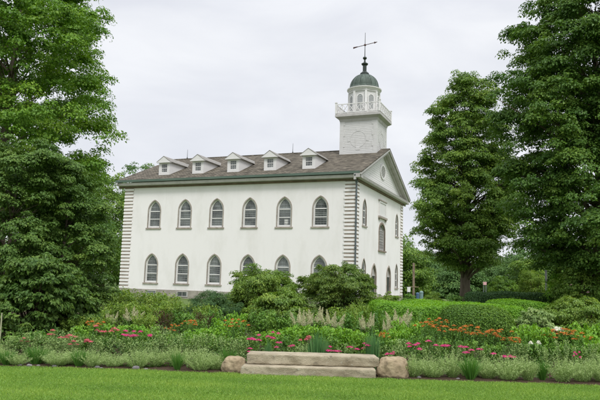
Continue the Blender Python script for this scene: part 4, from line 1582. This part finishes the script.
# -- bright leafy clumps
for u, v, d, w in ((88, 324, 15.4, 40), (120, 322, 15.8, 40), (150, 325, 15.0, 38), (212, 325, 15.2, 40), (228, 318, 16.5, 38), (272, 327, 15.2, 36), (295, 325, 15.6, 40), (345, 324, 15.2, 40),
                   (362, 331, 14.6, 30), (392, 325, 15.4, 38), (408, 321, 16.0, 40), (528, 320, 15.8, 44), (541, 327, 15.0, 34), (592, 330, 14.8, 44), (585, 322, 16.2, 46), (241, 309, 18.2, 28),
                   (195, 329, 14.5, 30), (320, 322, 15.8, 34), (600, 338, 14.0, 40)):
    put('lime', u, v, d, w)
for u, v, d, w in ((135, 331, 14.4, 34), (158, 331, 14.3, 34), (290, 334, 14.3, 34), (250, 333, 14.6, 34), (220, 334, 14.2, 34), (330, 334, 14.2, 34), (375, 335, 14.0, 34), (398, 336, 13.9, 30),
                   (420, 333, 14.2, 30), (440, 336, 14.0, 30), (465, 338, 14.0, 32), (490, 341, 13.9, 32), (525, 337, 14.2, 34), (560, 341, 14.0, 34), (578, 342, 13.8, 34), (110, 334, 14.2, 30),
                   (180, 332, 14.0, 32), (20, 333, 14.0, 34), (45, 329, 14.4, 34), (85, 331, 14.2, 30), (200, 318, 17.4, 34), (185, 309, 19.0, 40), (215, 308, 19.2, 34), (330, 314, 17.5, 40),
                   (352, 311, 17.6, 40), (385, 309, 18.2, 40), (412, 312, 17.6, 36), (280, 313, 18.0, 40), (262, 309, 18.5, 40), (305, 314, 17.8, 36)):
    put('green', u, v, d, w)
for u, v, d, w in ((100, 306, 19.5, 44), (125, 300, 21.5, 46), (150, 302, 21, 46), (175, 299, 22.5, 46), (95, 290, 25, 44), (118, 286, 27, 50), (143, 289, 26, 48), (165, 291, 25.5, 46), (98, 314, 17.6, 40),
                   (345, 305, 20, 40), (362, 301, 21.5, 36), (205, 303, 21.5, 36), (145, 312, 18.0, 40), (75, 316, 17.2, 34)):
    put('chart', u, v, d, w)
for u, v, d, w in ((166, 309, 18.6, 26), (204, 311, 18.4, 26)): put('burgundy', u, v, d, w)
for u, v, d, w in ((556, 327, 15.4, 40), (535, 341, 13.9, 26)): put('white', u, v, d, w)

ORD = ['first', 'second', 'third', 'fourth', 'fifth', 'sixth', 'seventh', 'eighth', 'ninth', 'tenth', 'eleventh', 'twelfth', 'thirteenth', 'fourteenth', 'fifteenth', 'sixteenth', 'seventeenth',
       'eighteenth', 'nineteenth', 'twentieth', 'twenty-first', 'twenty-second', 'twenty-third', 'twenty-fourth', 'twenty-fifth', 'twenty-sixth', 'twenty-seventh', 'twenty-eighth', 'twenty-ninth', 'thirtieth']
TEXT = {
    'airy': ('pale airy tuft on the front edge of the bed', 'tuft', 'pale airy tufts edging the bed'),
    'grass': ('dark green arching grass tuft on the bed edge', 'grass tuft', 'dark grass tufts on the bed edge'),
    'reed': ('upright blue green grass clump behind the stone seat', 'grass clump', 'upright grass clumps behind the stone seat'),
    'sage': ('grey green perennial behind the front tufts', 'perennial', 'grey green perennials of the second row'),
    'pink': ('magenta flat-headed flower clump in the bed', 'flowers', 'magenta flower clumps'),
    'salmon': ('salmon pink flat-headed flower clump in the bed', 'flowers', 'salmon pink flower clumps'),
    'orange': ('orange flowering clump in the middle of the bed', 'flowers', 'orange flower clumps'),
    'plume': ('green clump with feathery cream plumes', 'flowers', 'cream plumed clumps'),
    'lime': ('bright lime green leafy clump in the bed', 'leafy plant', 'bright leafy clumps'),
    'green': ('mid green leafy clump in the bed', 'leafy plant', 'mid green leafy clumps'),
    'chart': ('yellowish green leafy shrub at the back of the bed', 'shrub', 'yellowish green shrubs at the back of the bed'),
    'burgundy': ('dark reddish brown shrub among green leaves', 'shrub', 'dark reddish shrubs'),
    'white': ('leafy clump with round white flower heads', 'flowers', 'white flowered clumps'),
}
for kind, lst in PLACED.items():
    lst.sort(key=lambda q: q[0])
    txt, cat, grp = TEXT[kind]
    n = len(lst)
    for i, (u, d, o) in enumerate(lst):
        if n == 2: w = ('left of the two', 'right of the two')[i]
        elif i == 0: w = 'leftmost of its kind'
        elif i == n - 1: w = 'rightmost of its kind'
        elif i < n / 2: w = ORD[i] + ' from the left'
        else: w = ORD[n - 1 - i] + ' from the right'
        tag(o, txt + ', ' + w, cat, grp)

# low leaves that close the gaps between the clumps
def ground_cover():
    n = 42000
    x = rng.uniform(-10.5, 10.5, n); d = 12.35 + rng.uniform(0, 1, n) ** 1.25 * 13
    x = x * (d / 16)
    k = (np.sin(x * 2.3 + d) + np.sin(x * 1.1 - d * 1.7) + np.sin(x * 4.1 + d * 2.9)) / 3
    h = np.clip((.13 + .10 * k) * np.clip((d - 12.2) / 1.2, .25, 1.6), .03, .6)
    z = h * np.sqrt(rng.uniform(size=n))
    s_ = rng.uniform(size=n) < np.where(d < 13.2, .55, 1)
    P = np.concatenate([CAM[:2] + x[:, None] * GR + d[:, None] * GF, z[:, None]], 1)[s_]
    m_ = len(P)
    L = Leaves()
    L.leaves(P, np.array([0, 0, 1]) + rng.normal(size=(m_, 3)) * .5, rng.uniform(.05, .11, m_), (.4 + .3 * k[s_]) + rng.normal(0, .22, m_), aspect=.5)
    o = L.build('ground_cover', L_COVER)
    tag(o, 'low green leaves filling the bed between the clumps', 'ground cover', kind='stuff')


ground_cover()


def lawn_grass():
    n = 230000
    x = rng.uniform(-7.4, 7.4, n); d = rng.uniform(8.6, 12.0, n)
    lim = np.array([edge_d(q) for q in x]) + .025 * np.sin(x * 9) + .02 * np.sin(x * 23 + 1) + rng.normal(0, .035, n)
    s_ = d < lim
    x, d = x[s_], d[s_]
    n = len(x)
    k = (np.sin(x * 1.9 + d * 2.3) + np.sin(x * 3.7 - d * 1.3 + 2) + np.sin(x * .8 + d * 5.1)) / 3
    r0 = np.concatenate([CAM[:2] + x[:, None] * GR + d[:, None] * GF, np.zeros((n, 1))], 1)
    h = (.034 + .010 * k) * rng.uniform(.5, 1.3, n)
    t1 = r0 + np.stack([rng.normal(0, .022, n), rng.normal(0, .022, n), h], 1)
    L = Leaves()
    L.blades(r0, t1, rng.uniform(.004, .0075, n), np.stack([rng.normal(0, .012, n), rng.normal(0, .012, n), .01 + 0 * x], 1), .45 + .22 * k + .10 * np.sin(d * 5.6 + .4 * np.sin(x)) + rng.normal(0, .26, n))
    pick = rng.uniform(size=n) < np.where(k > .25, .022, .005)      # clover and other small weeds among the blades
    m = int(pick.sum())
    P = r0[pick] + np.array([0, 0, .022]) + rng.normal(0, .012, (m, 3)) * [1, 1, .4]
    for q in range(3):
        L.leaves(P + rng.normal(0, .010, (m, 3)) * [1, 1, .2], np.array([0, 0, 1]) + rng.normal(size=(m, 3)) * .3, rng.uniform(.014, .024, m), rng.normal(.12, .1, m), aspect=.9, fold=.05)
    pick = rng.uniform(size=n) < .006                                 # dry clippings
    m = int(pick.sum())
    L.leaves(r0[pick] + np.array([0, 0, .032]), np.array([0, 0, 1]) + rng.normal(size=(m, 3)) * .3, rng.uniform(.03, .05, m), np.full(m, 1.0), aspect=.12)
    tag(L.build('lawn_grass', L_LAWN), 'short bright green mown lawn in front of the bed', 'lawn', kind='stuff')


lawn_grass()

# ------------------------------------------------------------------ shrubs and hedges
bush('rhododendron', 'spreading yellow green rhododendron under the fourth and fifth lower windows', 'shrub', 262, 270, 26.5, 86, .085, L_RHODO, 820, 85, prof=(1, 1, 1, .9, .78, .55), rc=.14, asp=.4, cl=60)
bush('rhododendron', 'dense dark rounded rhododendron in front of the near corner of the church', 'shrub', 337, 268, 26, 80, .075, L_RHODO_DARK, 900, 95, prof=(1, 1, 1, .97, .85, .6), rc=.13, asp=.4, cl=70)
bush('rhododendron', 'low olive green rhododendron in front of the spreading taller one', 'shrub', 278, 294, 22, 66, .095, L_RHODO, 400, 65, rc=.16, asp=.4, cl=40)
bush('yew_shrub', 'low dark bluish yew in front of the church foundation', 'shrub', 212, 290, 23, 64, .06, L_YEW, 380, 110, prof=(.95, 1, .95, .8, .55, .25), rc=.16, asp=.25)
bush('broad_leaved_shrub', 'big glossy broad-leaved shrub at the left edge of the bed', 'shrub', 34, 263, 17.2, 100, .105, L_BIGSHRUB, 620, 60, prof=(1, 1, .97, .92, .8, .55), rc=.13, asp=.5, cl=60)
bush('broad_leaved_shrub', 'lower broad-leaved shrub leaning right beside the big glossy one', 'shrub', 78, 288, 18.2, 46, .12, L_BIGSHRUB, 170, 60, rc=.22, asp=.5)
bush('olive_shrub', 'olive green fine-leaved shrub at the right edge of the bed', 'shrub', 580, 296, 20.5, 84, .075, L_RHODO, 330, 90, prof=(.95, 1, 1, .9, .7, .3), rc=.17)
bush('grey_leaved_shrub', 'grey green loose shrub between the clipped hedge and the olive shrub', 'shrub', 535, 307, 18.5, 44, .075, L_SAGE, 150, 60, rc=.2)
bs = bush('rose_bush', 'rounded bush with pale pink blooms under the big right tree', 'shrub', 583, 266, 30, 66, .10, L_SWEET, 300, 80, rc=.17)
for k in range(16):
    a, q = rng.uniform(0, 2 * PI), rng.uniform(.5, 1.0)
    flower_head(bs, (1.4 * q * math.cos(a), 1.4 * q * math.sin(a), rng.uniform(1.2, 2.35)), .09, 26, P_BLUSH, .06, name='bloom', dome=.6)
bush('rounded_shrub', 'bright green rounded shrub behind the dark clipped hedge', 'shrub', 559, 274, 33, 32, .09, L_BOX, 160, 70, rc=.2)

hedge('clipped_hedge', 'long clipped light green hedge behind the orange flowers', 'hedge', 378, 530, 21.6, 28, 1.06, .055, 90000, L_BOX)
hedge('box_mound', 'rounded green box mound in front of the long clipped hedge', 'hedge', 446, 520, 17.7, 19.3, 1.12, .048, 52000, L_BOX_DARK, wob=.05, corner=.5)
hedge('clipped_hedge', 'dark clipped yew hedge beyond the light green one', 'hedge', 474, 562, 33, 35, 1.5, .07, 26000, L_YEW)
hedge('clipped_hedge', 'low bright-topped hedge to the right behind the grey green shrub', 'hedge', 500, 556, 28.2, 31, 1.15, .06, 26000, L_BOX)
bush('vine_arbour', 'tall light green vine-covered arbour beyond the dark hedge', 'arbour', 533, 270, 44, 30, .10, L_CHART, 220, 70, prof=(.8, .85, .9, .95, 1, .75), rc=.2)
bush('leafy_bush', 'soft green bush left of the vine-covered arbour', 'shrub', 503, 276, 48, 36, .12, L_BOX_DARK, 200, 70, rc=.2)

# planting strip by the church's front, beyond the hedge
for i, (u, v, d, w, m) in enumerate(((388, 291, 36, 26, L_CHART), (410, 294, 34, 28, L_GREEN), (432, 293, 37, 30, L_CHART), (455, 295, 36, 28, L_GREEN))):
    bush('low_shrub', ('yellowish low shrub beside the church doors', 'green low shrub just right of the church corner', 'pale low shrub between the church and the shade tree', 'green low shrub left of the shade tree trunk')[i],
         'shrub', u, v, d, w, .09, m, 110, 60, rc=.22, group='low shrubs beyond the long hedge')

# ------------------------------------------------------------------ trees
side = lambda lim: (lambda c: c[0] * GR[0] + c[1] * GR[1] < lim)
tree('maple_tree', 'tall yellow green maple leaning in from the upper left corner', 'tree', spot(-6, 33), 20.5, 5.4, (.75, .97, 1, .98, .95, .86, .7, .45), 5.4, 1450, 150, .13, .58, L_MAPLE, .38,
     limbs=95, shell=.5, droop=.4, flat=.5, clumps=(135, 1.1), cflat=.62, keep=side(5.35))
tree('layered_tree', 'dark green tree in horizontal layers under the maple', 'tree', spot(58, 25), 6.0, .6, (.95, 1, 1, .95, .85, .7, .45), 1.75, 620, 130, .095, .34, L_DOGWOOD, .11,
     limbs=70, flat=.4, droop=.25, lay=.8, clumps=(95, .52), cflat=.5, keep=side(1.9))
tree('layered_tree', 'dark bushy tree at the left edge behind the big glossy shrub', 'tree', spot(6, 23.5), 6.6, .5, (.95, 1, 1, .97, .9, .75, .5), 1.9, 620, 130, .095, .34, L_DOGWOOD, .11,
     limbs=60, flat=.45, clumps=(95, .52), cflat=.55)
tree('shade_tree', 'full green shade tree standing alone right of the church', 'tree', spot(467, 43), 16.0, 2.9, (.55, .92, 1, .98, .9, .8, .66, .48, .22), 3.3, 1650, 125, .125, .5, L_SWEET, .37,
     limbs=170, shell=.5, droop=.4, flat=.5, clumps=(230, .72), cflat=.75)
tree('big_tree', 'massive dark green tree filling the right edge of the picture', 'tree', spot(602, 31), 18.5, 2.7, (.72, .98, 1, .98, .95, .88, .76, .6, .35), 4.4, 2300, 160, .125, .56, L_DARK, .42,
     limbs=170, shell=.5, droop=.4, flat=.45, clumps=(250, 1.0), cflat=.7)
# trees behind the church's far left end
for i, (u, v, d, r, m, txt) in enumerate(((100, 172, 92, 7.0, L_SWEET, 'broad tree just left of the far corner of the church'), (72, 176, 80, 6.5, L_DARK, 'dark tree behind the layered tree, left of the church'),
                                          (132, 163, 108, 6.5, L_FAR, 'tree showing its top above the left end of the church roof'), (40, 168, 90, 7.0, L_SWEET, 'tall tree far behind the layered tree on the left'))):
    H = at(u, v, d)[2]
    tree('background_tree', txt, 'tree', spot(u, d), H, .8, (.85, .97, 1, .95, .82, .62, .35), r * .82, 330, 110, .28, 1.35, m, .35, group='trees behind the church', limbs=20)
# far trees to the right, one crown each
far = ((398, 236, 96, 5.5, L_SWEET, 'dark tree just right of the church corner'), (421, 252, 120, 6.5, L_FAR, 'pale tree behind the wooden post'), (441, 256, 128, 7.0, L_SWEET, 'bushy tree left of the shade tree trunk'),
       (458, 262, 112, 5.0, L_FAR, 'small far tree just left of the shade tree trunk'), (484, 262, 125, 6.5, L_SWEET, 'far tree just right of the shade tree trunk'), (505, 258, 118, 6.0, L_FAR, 'light far tree above the soft green bush'),
       (528, 250, 110, 6.5, L_FAR, 'pale far tree rising behind the vine-covered arbour'), (552, 246, 105, 7.0, L_SWEET, 'far tree behind the grey post'), (580, 244, 100, 7.5, L_DARK, 'far dark tree behind the rose bush'), (606, 240, 98, 7.5, L_SWEET, 'far tree at the right edge'))
for u, v, d, r, m, txt in far:
    H = at(u, v, d)[2]
    tree('background_tree', txt, 'tree', spot(u, d), H, .3, (.95, 1, 1, .95, .85, .65, .4), r * .82, 260, 100, .30, 1.3, m, .3, group='far trees to the right of the church', limbs=14)

# ------------------------------------------------------------------ small things in the distance
def post_sign():
    r = empty('wooden_post', spot(413.5, 66)); tag(r, 'brown wooden post with a crossarm right of the church', 'post')
    h = at(413.5, 263, 66)[2]
    m = MB(); m.bar((0, 0, -.1), (0, 0, h), .2, .2, up=(0, 1, 0)); m.build('upright', WOOD, r)
    m = MB(); m.bar((-.5, -.12, h * .42), (.5, -.12, h * .42), .04, .06); m.build('crossarm', WOOD, r)
    r.rotation_euler = (0, 0, -YAW)


post_sign()
SIGNW = mat('white_board', (.72, .72, .72), .6)
BLUE = mat('blue_plastic', (.07, .13, .22), .5, .3)
TEAL = mat('teal_plastic', (.17, .26, .27), .5, .3)
RED = mat('red_paint', (.45, .05, .05), .45, .4)
PIPE2 = mat('grey_post_paint', (.22, .23, .22), .7)
PINKB = mat('pink_board', (.62, .36, .38), .6)


def sign(label, u, d, v0, v1, w, m, name='small_sign'):
    r = empty(name, spot(u, d), -YAW); tag(r, label, 'sign')
    z0, z1 = at(u, v1, d)[2], at(u, v0, d)[2]
    q = MB(); q.box((-w / 2, -.03, z0), (w / 2, .03, z1)); q.box((-w / 2 - .03, -.035, z1 - .002), (w / 2 + .03, .035, z1 + .05)); q.build('board', m, r)
    for s in (-1, 1):
        q = MB(); q.box((s * w * .35 - .03, .032, -.05), (s * w * .35 + .03, .09, z1)); q.build('leg', PIPE, r)


sign('small white board on legs just right of the church corner', 408.7, 62, 287.5, 292, .3, SIGNW)
sign('small pale pink board right of the shade tree trunk', 485, 60, 282.5, 285, .3, PINKB)


def bin_(label, u, d, v, w, m):
    r = empty('litter_bin', spot(u, d), -YAW); tag(r, label, 'bin')
    h = at(u, v, d)[2]
    q = MB(); q.lathe([(w * .42, 0), (w * .5, h * .82), (w * .5, h * .86)], (0, 0), 16); q.build('body', m, r, smooth=False)
    q = MB(); q.lathe([(w * .54, h * .862), (w * .54, h * .92), (w * .35, h * .985), (w * .1, h)], (0, 0), 16); q.build('lid', m, r)


bin_('blue litter bin beside the wooden post', 417.5, 62, 292.5, .32, BLUE)
bin_('pale teal litter bin right of the blue one', 421.3, 60, 291, .36, TEAL)
r = empty('grey_post', spot(546.5, 40)); tag(r, 'slim grey post standing beside the vine-covered arbour', 'post')
hh = at(546.5, 271, 40)[2]
q = MB(); q.box((-.065, -.065, -.05), (.065, .065, hh)); q.build('shaft', PIPE2, r)
q = MB(); q.box((-.08, -.08, hh + .002), (.08, .08, hh + .05)); q.build('cap', PIPE2, r)
r = empty('garden_stake', spot(3, 14)); tag(r, 'thin pale upright stake at the left edge of the bed', 'stake')
hh = at(3, 313, 14)[2]
q = MB(); q.tube([(0, 0, -.05), (.01, 0, hh * .5), (0, 0, hh)], [.016, .016, .014], 8); q.build('pole', PALE_WOOD, r)
q = MB(); q.lathe([(.02, hh * .55), (.022, hh * .57), (.02, hh * .59)], (0, 0), 8); q.build('tie', STEM, r)
